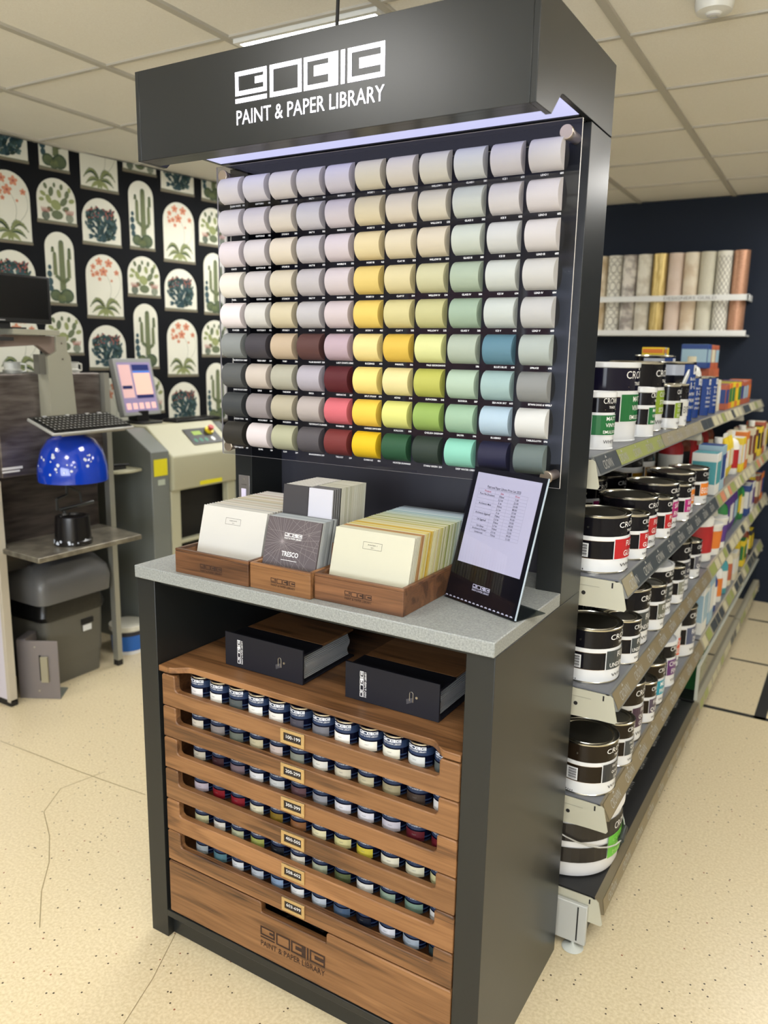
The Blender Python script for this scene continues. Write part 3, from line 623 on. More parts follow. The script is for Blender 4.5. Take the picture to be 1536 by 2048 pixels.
# ---------------------------------------------------------------- binders
def binder(x, y, lab, ww=.2505, rz=0.):
    hh = .0905; t = thing('sample_binder', lab, 'binder', (x,y,ZS+.0006), rz, 'sample binders on the walnut shelf')
    BK = mat('binder_cloth', (24,24,32), .6, spec=.3); 
    MB().box(0,ww,0,.006,0,hh).box(0,ww,.006,.085,hh-.018,hh-.0125).box(0,ww,.006,.232,.0,.004).build('spine', BK, t, bevel=.0008)
    MB().box(.003,ww-.003,.0855,.23,hh-.0185,hh-.0125).build('cover', WAL, t, bevel=.0008)
    pg = MB(); n = 16
    for k in range(n):
        z = .008+k*(hh-.030)/n; off = .004*math.sin(k*.5)
        pg.box(.008,ww-.010-off,  .022+.001*(k%3),.218,z,z+(hh-.030)/n*.8)
    pg.build('pages', mat('page_edges', (168,170,172), .6), t)
    s = MB(); V, F = logo2(0, .0635, 0)
    s.flat((V,F), lambda a, b: (.060-b*1.0-.0005, -.0005, .0115+a)); s.build('spine_logo', PRINTW, t, smooth=False)
    k = MB(); cx, cz = .180, .044
    pts = [(cx+.0045*math.cos(a), -.001, cz+.008+.0045*math.sin(a)) for a in [PI*i/6 for i in range(7)]]+[(cx-.0045, -.001, cz-.008)]
    k.tube([(cx+.0045,-.001,cz-.012)]+pts+[(cx-.0045,-.001,cz-.010)], .0009)
    k.rod((cx+.0135,-.0015,cz+.001),(cx+.0135,0,cz+.001),.003); k.build('wire_pull', STEEL, t)
    g = MB(); g.face([(cx-.0045,-.0012,cz-.004),(cx+.003,-.0012,cz-.001),(cx+.003,-.0012,cz-.012),(cx-.012,-.0012,cz-.020),(cx-.013,-.0012,cz-.008)]); g.build('pull_tab', mat('tab_grey', (70,70,76), .3), t, smooth=False)
binder(.2068,.1,'black cloth sample binder with walnut covers, the left one on the walnut shelf')
binder(.5795,.105,'black cloth sample binder with walnut covers, the right one on the walnut shelf')
# ---------------------------------------------------------------- card boxes on the worktop
BH = .0612
def card_box(x0, x1, y0, y1, lab, WALD=WALD):
    t = thing('card_box', lab, 'wooden box', (x0,y0,WT+.0004)); w = x1-x0; d = y1-y0; k = .009
    MB().box(0,w,0,k,0,BH-.007).build('front_board', WALD, t, bevel=.0008)
    MB().box(0,w,.0,k,BH-.0068,BH).box(0,k,k,d,BH-.0068,BH).box(w-k,w,k,d,BH-.0068,BH).box(k,w-k,d-k,d,BH-.0068,BH).build('rim', WALD, t, bevel=.0012)
    MB().box(0,k,k,d,0,BH-.007).build('side_board', WALD, t, bevel=.0006); MB().box(w-k,w,k,d,0,BH-.007).build('side_board', WALD, t, bevel=.0006)
    MB().box(k,w-k,d-k,d,0,BH-.007).build('back_board', WALD, t); MB().box(k,w-k,k,d-k,0,.005).build('base_board', WALD, t)
    V, F = logo2(w*.355, .070, .014); MB().flat((V,F), planeY(-.0005)).build('engraved_logo', BURN, t, smooth=False)
    return t
card_box(.134,.3695,.006,.375,'walnut box of white colour cards, leftmost of the three on the worktop')
card_box(.372,.5465,.010,.30,'lighter walnut box of brochures, middle of the three on the worktop', WAL)
card_box(.549,.7785,.022,.40,'walnut box of yellow to green colour cards, rightmost of the three on the worktop')
LN = D(15)
def lean_card(name, x0, w, y, L, t, rgbtop, lab, cat, grp, lean=LN, z=WT+.0062, edge=(222,218,204), extra=None):
    o = thing(name, lab, cat, (x0+w/2, y, z), 0, grp) if extra else None
    m = MB(); m.box(-w/2,w/2,0,t,0,L,0)
    m.m = [1,0,0,0,0,0] if False else [0,0,0,0,0,0]
    rgbtop = tuple(int(v*.82) for v in rgbtop); mats = [mat('card_%d_%d_%d' % rgbtop, rgbtop, .6)]
    if extra:
        c = m.build('sheet_block', mats, o, smooth=False); o.rotation_euler = (-lean,0,0); extra(o, w, L); return o
    o = m.build(name, mats, None, smooth=False); o.location = (x0+w/2, y, z); o.rotation_euler = (-lean,0,0); tag(o, lab, cat, grp); return o
def front_label(txt, num):
    def f(o, w, L):
        m = MB(); z0 = L*.745; h = .016
        m.flat(join2(frame2(-.0245,.0245,z0,z0+h,.0006), fit_text(txt,-.012,.012,z0+.0085,.0028,0,'fit'), fit_text(num,-.004,.004,z0+.003,.0026,0,'fit')), planeY(-.0004)); m.build('printed_label', mat('label_ink', (70,68,64), .7), o, smooth=False)
    return f
L1 = [(236,234,226),(226,226,220),(236,232,222),(206,206,202),(232,228,214),(226,218,200),(238,234,226),(204,200,184),(230,226,212),(222,208,190),(214,208,190),(234,230,220),(196,192,170),(226,214,186),(216,206,180),(236,232,224),(228,214,196),(206,196,170),(232,226,206),(236,232,226),(210,190,176),(228,222,214),(236,234,228),(214,206,196),(230,226,222),(200,194,190)]
n1 = 26
for i in range(n1):
    lean_card('colour_card', .1465+random.uniform(-.0012,.0012), .2065, .059+i*.0099, .158, .0074, L1[i % len(L1)], '%s colour card, %s from the front in the left walnut box' % (cname(L1[i % len(L1)]), ordn(i)), 'card', 'colour cards in the left box', extra=front_label('CLEAR WHITE','101') if i == 0 else None)
C3 = [(226,224,200)]*3+[(228,222,190),(196,150,94),(186,134,80),(230,224,186),(232,218,140),(228,206,110),(232,222,170),(218,176,50),(224,196,96),(234,226,180),(226,220,170),(216,204,150),(228,222,190),(206,196,130),(196,190,110),(224,220,186),(176,178,110),(226,224,196),(206,206,160),(152,160,88),(222,224,200),(190,196,150),(214,218,196),(166,176,130),(200,210,190),(176,194,176),(214,222,214),(160,186,176),(196,212,210),(150,184,186),(188,208,214),(206,218,222),(166,192,204),(190,204,214),(150,172,188),(176,186,196),(126,142,156),(92,104,114),(84,90,96)]
for i in range(42):
    lean_card('colour_card', .5628+random.uniform(-.001,.001), .2045, .046+i*.0076, .157, .0052, C3[i], '%s colour card, %s from the front in the right walnut box' % (cname(C3[i]), ordn(i)), 'card', 'colour cards in the right box', extra=front_label('PAPER I','401') if i == 0 else None)
def tresco(o, w, L):
    m = MB(); R = random.Random(4); f = planeY(-.0003); cx, cz = -w*.18, L*.66
    def seg(a, b, t=.0005):
        d = Vector((b[0]-a[0], b[1]-a[1])); n = Vector((-d.y,d.x)).normalized()*t/2; m.face([f(a[0]-n.x,a[1]-n.y), f(b[0]-n.x,b[1]-n.y), f(b[0]+n.x,b[1]+n.y), f(a[0]+n.x,a[1]+n.y)])
    def clip(x, z, a):
        t = 9
        for lim, p, d in ((w/2,x,math.cos(a)),(-w/2,x,math.cos(a)),(L,z,math.sin(a)),(0,z,math.sin(a))):
            if abs(d) > 1e-6 and (lim-p)/d > 0: t = min(t, (lim-p)/d)
        return (x+math.cos(a)*t*.99, z+math.sin(a)*t*.99)
    for k in range(34): seg((cx,cz), clip(cx,cz,2*PI*k/34+R.uniform(-.06,.06)))
    for sx, sz in ((w*.2,L*.18),(w*.3,L*.8)):
        for k in range(12): seg((sx,sz), clip(sx,sz,2*PI*k/12+R.uniform(-.1,.1)), .0004)
    m.build('starburst_pattern', mat('line_grey', (142,134,136), .6), o, smooth=False)
    g = planeY(-.0006); t = MB(); V, F = logo2(-.023,.050,L*.705); t.flat((V,F), g)
    t.flat(fit_text('TRESCO',-.024,.024,L*.46,.0115,.02,'fit'), g); t.flat(rect2(-.024,.022,L*.40,L*.406), g); t.flat(rect2(-.022,.02,L*.22,L*.226), g)
    t.flat(fit_text('Alice Denton',-.026,.024,L*.075,.009,0,'fit'), g); t.build('cover_lettering', PRINTW, o, smooth=False)
for i in range(11):
    c = (102,92,96) if i == 0 else random.choice([(196,202,206),(176,182,186),(150,156,160),(206,210,212),(120,124,128)])
    lean_card('colour_brochure', .3825, .1530, .0285+i*.0056, .163, .0048, c, ('brown brochure lettered TRESCO at the front of the middle walnut box' if i == 0 else '%s edged brochure, %s behind the one lettered TRESCO' % (cname(c), ordn(i-1))), 'brochure', 'brochures in the middle box', extra=tresco if i == 0 else None)
for k, (y, zz) in enumerate(((.0965,.112),(.262,.125))):
    P = [(-.080,0),(.080,0),(.080,zz-.01),(.070,zz),(-.070,zz),(-.080,zz-.01)]
    d = MB().prism(P, 'y', 0, .006).build('box_divider', WALD, None, bevel=.001); d.location = (.4592,y,WT+.0062); d.rotation_euler = (-D(8),0,0)
    tag(d, 'walnut divider with rounded corners in the middle box, %s' % ('just behind the brown brochures' if k == 0 else 'behind the tall leaflets'), 'divider', 'dividers in the middle box')
def dark_cover(o, w, L):
    V, F = logo2(-.028,.052,L*.455); MB().flat((V,F), planeY(-.0004)).build('cover_logo', mat('silver_print', (150,152,168), .4, .5), o, smooth=False)
def white_cover(o, w, L):
    V, F = logo2(-.020,.043,L*.62); MB().flat((V,F), planeY(-.0004)).build('cover_logo', INK, o, smooth=False)
for i in range(13):
    c = (66,64,68) if i == 0 else (232,230,224)
    lean_card('tall_leaflet', .383, .0735, .1045+i*.0108, .227, .0099, c, 'dark grey leaflet, front of the left column in the middle box' if i == 0 else 'white leaflet, %s behind the dark grey one in the middle box' % ordn(i-1), 'leaflet', 'tall leaflets in the middle box', D(5.5), extra=dark_cover if i == 0 else None)
for i in range(20):
    c = (226,226,238) if i == 0 else ((96,94,96) if i in (1,3,5) else (150,150,154)) if i < 7 else (58,58,58) if i == 7 else random.choice([(220,218,200),(206,204,184),(228,226,212)])
    t = .0035 if i < 8 else .0082; y = .1035+(i*.0046 if i < 8 else .037+(i-8)*.0090)
    lean_card('tall_leaflet', .4590, .068, y, .226, t, c, 'white leaflet with a black logo, front of the right column in the middle box' if i == 0 else '%s leaflet, %s behind the white one with the black logo' % (cname(c), ordn(i-1)), 'leaflet', 'tall leaflets in the middle box', D(5.5), extra=white_cover if i == 0 else None)
# ---------------------------------------------------------------- price list holder
ps = thing('price_list_holder', 'leaning black and clear acrylic holder with a printed price list on the worktop', 'sign holder', (.7841,.2047,WT+.0012), math.atan2(.1265-.2047,.9883-.7841))
SWW = .2187; SHH = .306; la = D(15.5)
TM = Matrix.Rotation(-la,4,'X')
def tb(): m = MB(); m.M = TM; return m
tb().box(0,SWW,.0012,.0022,.004,SHH).build('black_backing', mat('sign_black', (14,13,17), .3), ps)
m = tb(); a = .013; 
m.box(a+.001,SWW-a-.003,.0006,.0011,.088,SHH-.011); m.build('price_sheet', mat('paper_lilac', (216,215,218), .7), ps, smooth=False)
m = tb(); f = planeY(.0004)
V = []; x0, x1 = .028, .174
m.flat(fit_text('Paint and Paper Library Price List 2020', .052, .152, .2635, .0056, .01), f)
m.flat(rect2(.052,.152,.2618,.2622), f)
rows = [('Pure Flat Emulsion','750ml','7.00'),('','2.5 ltr','25.00'),('','5 ltr','50.00'),('Architects Matt','750ml','88.00'),('','2.5 ltr','27.00'),('','5 ltr','58.00'),('Architects Eggshell','750ml','95.00'),('','2.5 ltr','29.00'),('Oil Eggshell','750ml','68.00'),('','2.5 ltr','31.00'),('Oil Gloss','750ml','72.00'),('Architects Primer','2.5 ltr','49.00'),('Undercoat','750ml','21.00')]
for k, (a_, b_, c_) in enumerate(rows):
    z = .2465-k*.0072
    if a_: m.flat(fit_text(a_, .038, .075, z, .0044, .012, 'c'), f)
    m.flat(fit_text(b_, .085, .115, z, .0044, .012, 'c'), f); m.flat(fit_text(c_, .125, .165, z, .0044, .012, 'c'), f)
m.build('price_text', mat('price_ink', (46,45,52), .7), ps, smooth=False)
m = tb(); 
for k in range(15): m.flat(rect2(x0,x1,.2595-k*.0072,.2598-k*.0072), f)
for x in (x0,.079,.121,x1): m.flat(rect2(x,x+.0003,.2595-14*.0072,.2598), f)
m.build('table_lines', mat('table_grey', (150,150,160), .7), ps, smooth=False)
m = tb(); m.flat(fit_text('Product', .045,.068,.2540,.0044,.012,'c'), f).flat(fit_text('Size',.09,.11,.2540,.0044,.012,'c'), f).flat(fit_text('Price',.135,.155,.2540,.0044,.012,'c'), f).build('red_headings', mat('heading_red', (200,70,80), .7), ps, smooth=False)
m = tb(); V, F = logo2(.078,.052,.0335); m.flat((V,F), f).build('white_logo', PRINTW, ps, smooth=False)
m = tb(); 
for k in range(17):
    x = .006+k*.0124
    m.face([f(x+.0042*math.cos(t), .0052+.0032*math.sin(t)) for t in [PI*i/8 for i in range(9)]])
m.build('binding_holes', mat('hole_white', (220,220,218), .5), ps, smooth=False)
tb().box(0,SWW,-.0022,-.0004,0.001,SHH).build('clear_front', ACR, ps, smooth=False)
tb().box(SWW-.0012,SWW,-.0022,.0026,.002,SHH).build('bright_edge', mat('acrylic_edge_blue', (190,206,220), .25), ps)
MB().box(0,SWW,.0,.095,-.0006,.0014).build('foot_plate', clear_mat('smoked_acrylic', (176,182,184)), ps, smooth=False)
# ================================================================ SHELVING
BEI = mat('beige_powder_coat', (186,184,166), .45); SHT = mat('shelf_top_grey', (104,106,112), .4); SHD = mat('shelf_mat_black', (26,26,26), .5)
RAILM = mat('rail_grey', (112,114,112), .35); RAILP = mat('rail_print', (176,176,172), .5); OL = mat('rail_olive', (150,158,92), .4); TAN = mat('rail_tan', (130,118,92), .4); CRM = mat('rail_cream', (196,190,158), .45); PEA = mat('rail_orange', (196,128,96), .5)
LV = [(1.372,1.018),(1.069,1.108),(.764,1.108),(.449,1.108),(.169,1.114)]
XS = .62
def shelving(y0, y1, lab, first, railm):
    t = thing('shelving_bay', lab, 'shelving unit', (XS,y0,0), 0, 'shelving bays of the aisle'); w = y1-y0
    MB().box(0,.03,0,w,.02,1.385).build('spine_panel', mat('spine_beige', (150,148,134), .6), t)
    for y in (0.0, w-.03): MB().box(.03,.06,y,y+.03,0,1.39).build('upright_post', BEI, t)
    for k, (z, xf) in enumerate(LV):
        d = xf-XS
        s = MB().box(.03,d-(.022 if k < 4 else .008),.006,w-.006,z-.028,z-.024).box(.03,d-.022,.006,w-.006,z-.004,z,0).build('shelf', SHD if k == 4 else SHT, t)
        if k == 4 and first:
            m = MB()
            for r in range(2):
                for q in range(7):
                    V, F = fit_text('CROWN', -.055, .055, 0, .03); cx, cy = d-.09-.14*r, .22+q*.2+.1*r
                    m.flat((V,F), lambda a, b, cx=cx, cy=cy: (cx-b*1.3+.01, cy+a*.9, z+.0008)); m.face([(cx-.035,cy-.01,z+.0008),(cx-.035,cy+.01,z+.0008),(cx-.055,cy,z+.0008)][::-1])
            m.build('printed_brand_mat', mat('mat_print', (150,150,146), .6), s, smooth=False)
        # sloping price rail
        r = MB(); g = .022 if k < 4 else .007; P = [(d-.026,z+.002),(d+.002-g,z+.002),(d+.002,z-.043),(d-.006,z-.045),(d-.024,z-.008)]
        r.prism(P, 'y', .004, w-.004)
        def rf(u, v, g=g, d=d, z=z): return (d+.002-g+g*(1-v)+.0008, u, z-.043+.045*v+.0008)
        if first:
            cols = {0:[(.0,.2,3),(.2,.75,1),(.75,w,2)],1:[(0,.11,2),(.11,.9,3),(.9,w,3)],2:[(0,w,2)],3:[(0,w,2)],4:[(0,w,2)]}[k]
            for a, b, mi in cols: r.face([rf(a+.005,.08), rf(min(b,w-.005),.08), rf(min(b,w-.005),.95), rf(a+.005,.95)], mi)
            for q in range(9):
                u = .05+q*.155; V, F = fit_text('CROWN', 0, .085, 0, 1.0)
                r.flat(([(a, b) for a, b in V], F), lambda a, b, u=u: (lambda p: (p[0]+.0006,p[1],p[2]+.0004))(rf(u+a, .2+.5*b)), 4)
                r.flat(([(u+.035,.76),(u+.05,.76),(u+.0425,.92)],[(0,1,2)]), lambda a, b: (lambda p: (p[0]+.0006,p[1],p[2]+.0004))(rf(a,b)), 4)
        else:
            q = .02; R = random.Random(k)
            while q < w-.12:
                L = R.uniform(.06,.13); r.face([rf(q,.1), rf(q+L,.1), rf(q+L,.92), rf(q,.92)], R.choice([1,4,4,5] if k == 1 else [1,4,4,3])); q += L+R.uniform(.005,.04)
        r.build('price_rail', [railm[k], OL, TAN if k > 1 else mat('rail_pale', (150,142,118), .45), mat('rail_slate', (66,72,76), .4), RAILP if first else CRM, PEA], s, smooth=False)
        # end bracket
        hgt = .078
        for y in ((.0,.004),(w-.006,w-.002)) if first else ((w-.006,w-.002),):
            P = [(.03,z-.004),(d-.035,z-.004),(d-.030,z-.006),(d-.022,z-.004),(d-.014,z-.01),(d-.000,z-.072),(d-.004,z-.078),(d-.05,z-.078),(.03,z-.095)]
            b = MB().prism(P, 'y', y[0], y[1]); 
            b.rod((d-.11,y[0]-.0006,z-.045),(d-.11,y[0],z-.045),.0055,12,1).box(d-.040,d-.036,y[0]-.0006,y[0],z-.022,z-.008,1).box(.05,d-.07,y[0]-.0006,y[0],z-.025,z-.0242,2)
            b.build('bracket', [BEI, mat('hole_dark', (24,22,20), .8), mat('crease_line', (140,138,124), .6)], s, smooth=False)
    if first:
        MB().box(.03,.455,-.014,-.001,.022,.142).build('base_end_panel', mat('base_panel_grey', (184,186,182), .4), t, bevel=.002)
        MB().box(.428,.432,-.0145,-.0139,.03,.135).build('base_slit', mat('hole_dark', (24,22,20), .8), t, smooth=False)
    MB().box(.42,.44,.012,w-.01,.02,.125).build('kick_plate', mat('kick_dark', (74,72,66), .5), t)
    for yy in ((-.006 if first else .03), w-.05):
        f = MB().lathe([(0,0),(.028,0),(.03,.002),(.022,.007),(.009,.010),(.005,.013),(.005,.03),(0,.03)], (.42,yy,0), 24).build('levelling_foot', mat('foot_grey', (196,200,194), .35), t)
    return t
shelving(.578, 2.05, 'nearest shelving bay of black and white paint tins, against the display stand', True, [RAILM]*3+[mat('rail_bronze', (112,102,80), .35)]*2)
shelving(2.06, 3.36, 'second shelving bay of tins, pouches and boxes, past the paint tins', False, [mat('rail_beige', (160,154,134), .4)]*5)
shelving(3.37, 4.33, 'far shelving bay reaching the navy wall', False, [MATS['rail_beige']]*5)
# ---------------------------------------------------------------- tins
_bm = {}
TINB = mat('tin_black', (18,17,22), .14, spec=.2); TINW = mat('tin_white', (222,224,226), .25)
def tin_mesh(r, h, wl_, dark=(18,17,22)):
    key = (r,h,wl_,dark)
    if key in _bm: return _bm[key]
    db = mat('tin_dark_%d_%d_%d' % dark, dark, .12, spec=.22)
    b = MB(); rr = r-.0015
    prof = [(0,.002),(rr,.002),(r,0),(r,.003),(rr,.0045),(rr,.25*h),(rr,.255*h),(rr,.565*h),(rr,.57*h),(rr,.645*h),(rr,h-.006),(r,h-.004)]
    b.lathe(prof, seg=40, mats=[1,1,1,1,2,3,0,3,2,0,1])
    b.rod((0,-rr-.0015,h*.80),(0,-rr+.001,h*.80),r*.035,12,1)
    body = b.mesh('can_body', [db, SILV if not wl_ else TINW, TINW, mat('tin_bronze_line', (150,120,84), .4)])
    l = MB()
    if wl_: l.lathe([(r-.001,h-.016),(r+.0015,h-.014),(r+.0015,h-.001),(r,h),(r-.006,h),(r-.008,h-.004),(0,h-.004)], seg=40, mats=[0]*7)
    else: l.lathe([(r-.0015,h-.0055),(r+.0006,h-.0045),(r+.0008,h-.001),(r-.0008,h),(r-.003,h-.001),(r-.0045,h-.007),(r-.011,h-.007),(r-.013,h-.0015),(r-.0155,h-.0015),(r-.0175,h-.004),(0,h-.004)], seg=40, mats=[0,0,0,0,0,1,0,0,0,1,1])
    lid = l.mesh('lid', [TINW if wl_ else SILV, mat('lid_steel', (120,118,108), .28, .9)])
    _bm[key] = (body, lid); return body, lid
def tin(loc, r, h, rgb, lines, lab, white=False, dark=(18,17,22), colour='WHITE', brand=('CROWN','TRADE'), code=True, rz=0., group='paint tins on the shelving', band=(.245,.60), tc=None, wide=.72):
    t = thing('paint_tin', lab, 'paint tin', loc, rz, group)
    body, lid = tin_mesh(r, h, white, dark); link('can_body', body, t); link('lid', lid, t)
    R1, R2, R3 = r+.0002, r+.0006, r+.001
    def cf(q): return lambda u, z: (q*math.cos(u/r), q*math.sin(u/r), z*h)
    A = wide*r
    m = MB(); m.grid(-A-.03*r, A+.03*r, 10, band[0], band[1]+.01, cf(R1), 0); m.grid(-A, A, 10, band[0]+.012, band[1], cf(R2), 1)
    n = len(lines); hh = (band[1]-band[0])/n*.95
    for k, s in enumerate(lines):
        z = band[1]-(k+.82)*(band[1]-band[0]-.02)/n; th = hh*(.62 if len(s) < 7 else .48)
        v, f, w = text2d(s, .01); tw = min(A*1.85, w*th*h*1.0); m.flat(fit_text(s, -tw/2, tw/2, z, th, .01, 'fit'), cf(R3), 2)
    m.flat(fit_text(colour, -.34*r*1.4, .34*r*1.4, .11, .062, .0, 'fit'), cf(R1), 3)
    m.flat(fit_text(brand[0], -.62*r, .62*r, .80, .10, .0, 'fit'), cf(R1), 2)
    if brand[1]: m.flat(fit_text(brand[1], -.25*r, .25*r, .715, .045, .01, 'fit'), cf(R1), 2); m.flat(rect2(-.5*r,.5*r,.69,.696), cf(R1), 4)
    if brand[0] == 'CROWN': m.flat(([(-.05*r,.91),(.05*r,.91),(.0,.945)],[(0,1,2)]), cf(R1), 2)
    if code:
        a0 = -PI/2*r-.30*r; a1 = a0+.36*r; q = MB(); q.grid(a0, a1, 4, .28, .52, cf(R2), 0)
        for k in range(13): q.grid(a0+.06*r, a1-.04*r, 3, .295+k*.0165, .295+k*.0165+(.004+.005*((k*7)%3)), cf(R3), 1)
        q.build('barcode', [TINW, mat('label_black', (40,40,44), .4)], t, smooth=False)
        q = MB()
        for k in range(4): q.grid(a0+k*.07*r, a0+.03*r+k*.07*r, 1, .05, .075, cf(R2), 0)
        q.build('batch_marks', mat('label_black', (40,40,44), .4), t, smooth=False)
    m.build('printed_label', [TINW, mat('lab_%d_%d_%d' % rgb, rgb, .3), mat('lab_txt_%d_%d_%d' % (tc or (236,236,234)), tc or (236,236,234), .4), mat('label_black', (40,40,44), .4), mat('bronze_line2', (150,120,84), .4)], t, smooth=False)
    return t
R25, H25 = .086, .151
RED=(176,24,32); MAG=(168,30,116); ORG=(224,128,34); GRN=(20,104,52); SLT=(52,60,64); OLV=(96,98,86); LIM=(132,160,40); TEAL=(20,140,166); PUR=(92,40,110)
X1 = .990
S2 = LV[1][0]+.0006
tin((X1,.690,S2),R25,H25,RED,['FULL','GLOSS'],'large black tin of white gloss with a red panel, front corner of the second shelf')
tin((1.035,.848,S2),.054,.128,RED,['FULL','GLOSS'],'small black tin with a red panel and barcode, beside the second shelf corner tin')
tin((X1,1.01,S2+.0),R25,.151,RED,['FULL','GLOSS'],'large red-panelled gloss tin marked black, third along the second shelf', colour='BLACK', code=False)
tin((1.038,1.165,S2),.052,.128,RED,['FULL','GLOSS'],'small red-panelled tin next to the magenta satin tin', colour='BLACK')
tin((X1,1.325,S2),R25,H25,MAG,['SATIN','FINISH'],'large black tin with a magenta satin panel', code=False)
tin((1.038,1.480,S2),.052,.128,MAG,['SATIN','FINISH'],'small black tin with a magenta satin panel')
tin((X1,1.62,S2),R25,H25,ORG,['EGGSHELL'],'large black tin with an orange eggshell panel', code=False)
tin((X1+.02,1.86,S2),.075,.14,ORG,['EGGSHELL'],'smaller black tin with an orange panel at the end of the second shelf', code=False)
for i, (x, y, h) in enumerate(((.80,.66,H25),(.80,.92,H25),(.80,1.14,.17),(.805,1.38,.151))):
    tin((x,y,S2),R25,h,RED if i < 2 else MAG,['FULL','GLOSS'] if i < 2 else ['SATIN','FINISH'],'black tin in the back row of the second shelf, %s from the stand' % ordn(i), code=False)
for i, (x, y) in enumerate(((.80,1.62),(.80,1.82))):
    tin((x,y,S2+.0),.088,.24,(150,108,22),['COVER','STAIN'],'tall black and ochre stain primer tin, back of the second shelf%s' % (', the farther one' if i else ''), brand=('ZINSSER',''), code=False, colour='PRIMER', band=(.02,.56))
S3 = LV[2][0]+.0006
tin((X1,.695,S3),R25,H25,SLT,['FULL','UNDERCOAT'],'large black undercoat tin with a slate panel, front corner of the third shelf')
tin((1.036,.848,S3),.056,.13,SLT,['FULL','UNDERCOAT'],'small undercoat tin with barcode beside the third shelf corner tin')
tin((X1,1.02,S3),R25,.175,SLT,['FULL','UNDERCOAT'],'tall undercoat tin with a slate panel, third along the third shelf', code=False)
tin((1.036,1.18,S3),.056,.15,OLV,['FULL','UNDERCOAT'],'small undercoat tin behind the tall slate-panelled one', code=False)
tin((X1,1.36,S3),R25,.17,SLT,['ACRYLIC','PRIMER','UNDERCOAT'],'white-lidded black undercoat tin on the third shelf', white=True, code=False)
tin((1.038,1.51,S3),.052,.135,(128,130,118),['ACRYLIC','PRIMER','UNDERCOAT'],'small olive-panelled undercoat tin behind the white-lidded one', code=False)
tin((X1,1.68,S3),R25,.19,(46,50,66),['FAST','QUICK','UNDERCOAT'],'tall navy-panelled quick undercoat tin on the third shelf', code=False)
tin((1.02,1.90,S3),.06,.15,(90,92,104),['FAST','QUICK'],'last small grey-panelled tin of the third shelf', code=False)
for i, y in enumerate((.66,.90,1.15)): tin((.79,y,S3),R25,.155,SLT,['UNDERCOAT'],'black undercoat tin in the dark back row of the third shelf, %s from the stand' % ordn(i), code=False)
S4 = LV[3][0]+.0006; DK = (34,26,18)
tin((X1+.018,.678,S4),R25,H25,(40,44,50),['FASTFLOW','QUICK DRY','SATIN'],'large brown-black quick dry satin tin, front corner of the fourth shelf', dark=DK)
tin((1.040,.850,S4),.058,.135,(60,66,70),['FASTFLOW','QUICK','SATIN'],'small quick dry satin tin beside the fourth shelf corner tin', dark=DK, code=False)
tin((1.005,1.02,S4),.078,.19,(60,34,62),['FAST','QUICK','GLOSS'],'brown-black quick gloss tin with a plum panel', dark=DK, code=False)
tin((1.04,1.17,S4),.052,.14,(70,60,80),['FAST','QUICK'],'small quick gloss tin with a faded plum panel', dark=DK, code=False)
tin((1.01,1.33,S4),.075,.15,TEAL,['METAL','PRIMER'],'brown-black tin with a turquoise metal primer panel', dark=DK, code=False)
tin((1.01,1.52,S4),.075,.17,PUR,['CHALKY','FINISH'],'white-lidded tin with a purple panel on the fourth shelf', white=True, code=False)
tin((1.03,1.70,S4),.035,.2,(214,90,60),['DAMP','SEAL'],'slim white bottle-like tin with red lettering on the fourth shelf', dark=(220,222,224), code=False)
tin((1.0,1.88,S4),.09,.2,(70,80,110),['RAPID','DRY'],'large white and black tin at the end of the fourth shelf', code=False)
for i, y in enumerate((.68,.92)): tin((.80,y,S4),R25,.16,(60,66,70),['QUICK'],'dark tin in the back row of the fourth shelf, %s from the stand' % ordn(i), dark=DK, code=False)
# big white bucket on the base shelf
S5 = LV[4][0]+.0006
bk = thing('paint_bucket', 'large white plastic paint bucket with a black and green label on the base shelf', 'bucket', (.945,.762,S5))
BR, BHh = .150, .225
bwhite = mat('bucket_white', (228,229,232), .3)
MB().lathe([(0,0),(BR-.012,0),(BR-.006,.004),(BR,.02),(BR+.004,BHh-.03),(BR+.004,BHh-.012)], seg=56).build('tub', bwhite, bk)
MB().lathe([(BR+.004,BHh-.034),(BR+.010,BHh-.032),(BR+.010,BHh-.006),(BR+.006,BHh),(BR-.004,BHh),(BR-.010,BHh-.008),(BR-.05,BHh-.008),(BR-.055,BHh-.005),(0,BHh-.005)], seg=56).build('lid', bwhite, bk)
cf = lambda q: (lambda a, z: (q*math.cos(a), q*math.sin(a), z))
m = MB(); d_ = mat('bucket_label_black', (34,30,28), .4)
m.grid(-PI/2-.9, -.45, 14, .052, .098, cf(BR+.0045), 0); m.grid(-PI/2+.12, 0.6, 14, .118, .172, cf(BR+.0055), 0); m.grid(-.44, .5, 6, .05, .118, cf(BR+.006), 1)
for k, s in enumerate(('COVERS','GREEN','MATT')): m.flat(fit_text(s, -.33, .22, .098-k*.019, .012, 0, 'fit'), cf(BR+.0075), 2)
m.flat(fit_text('CROWN', -.30, .3, .135, .022, 0, 'fit'), cf(BR+.0075), 3)
m.build('printed_label', [d_, mat('bucket_green', (104,190,62), .4), mat('bucket_lime_text', (170,220,120), .4), PRINTW], bk, smooth=False)
hn = MB(); P = []
for i in range(17):
    a = PI*i/16-PI/2; P.append(((BR+.016)*math.cos(a-.12+.0), (BR+.012)*math.sin(a-.12), .165-.075*math.cos(a)))
hn.tube(P, .0022); hn.build('wire_handle', mat('handle_wire', (196,196,192), .3, .5), bk)
q = P[10]; MB().rod(P[8], P[10], .009, 12).build('handle_grip', mat('grip_dark', (50,54,52), .5), bk)
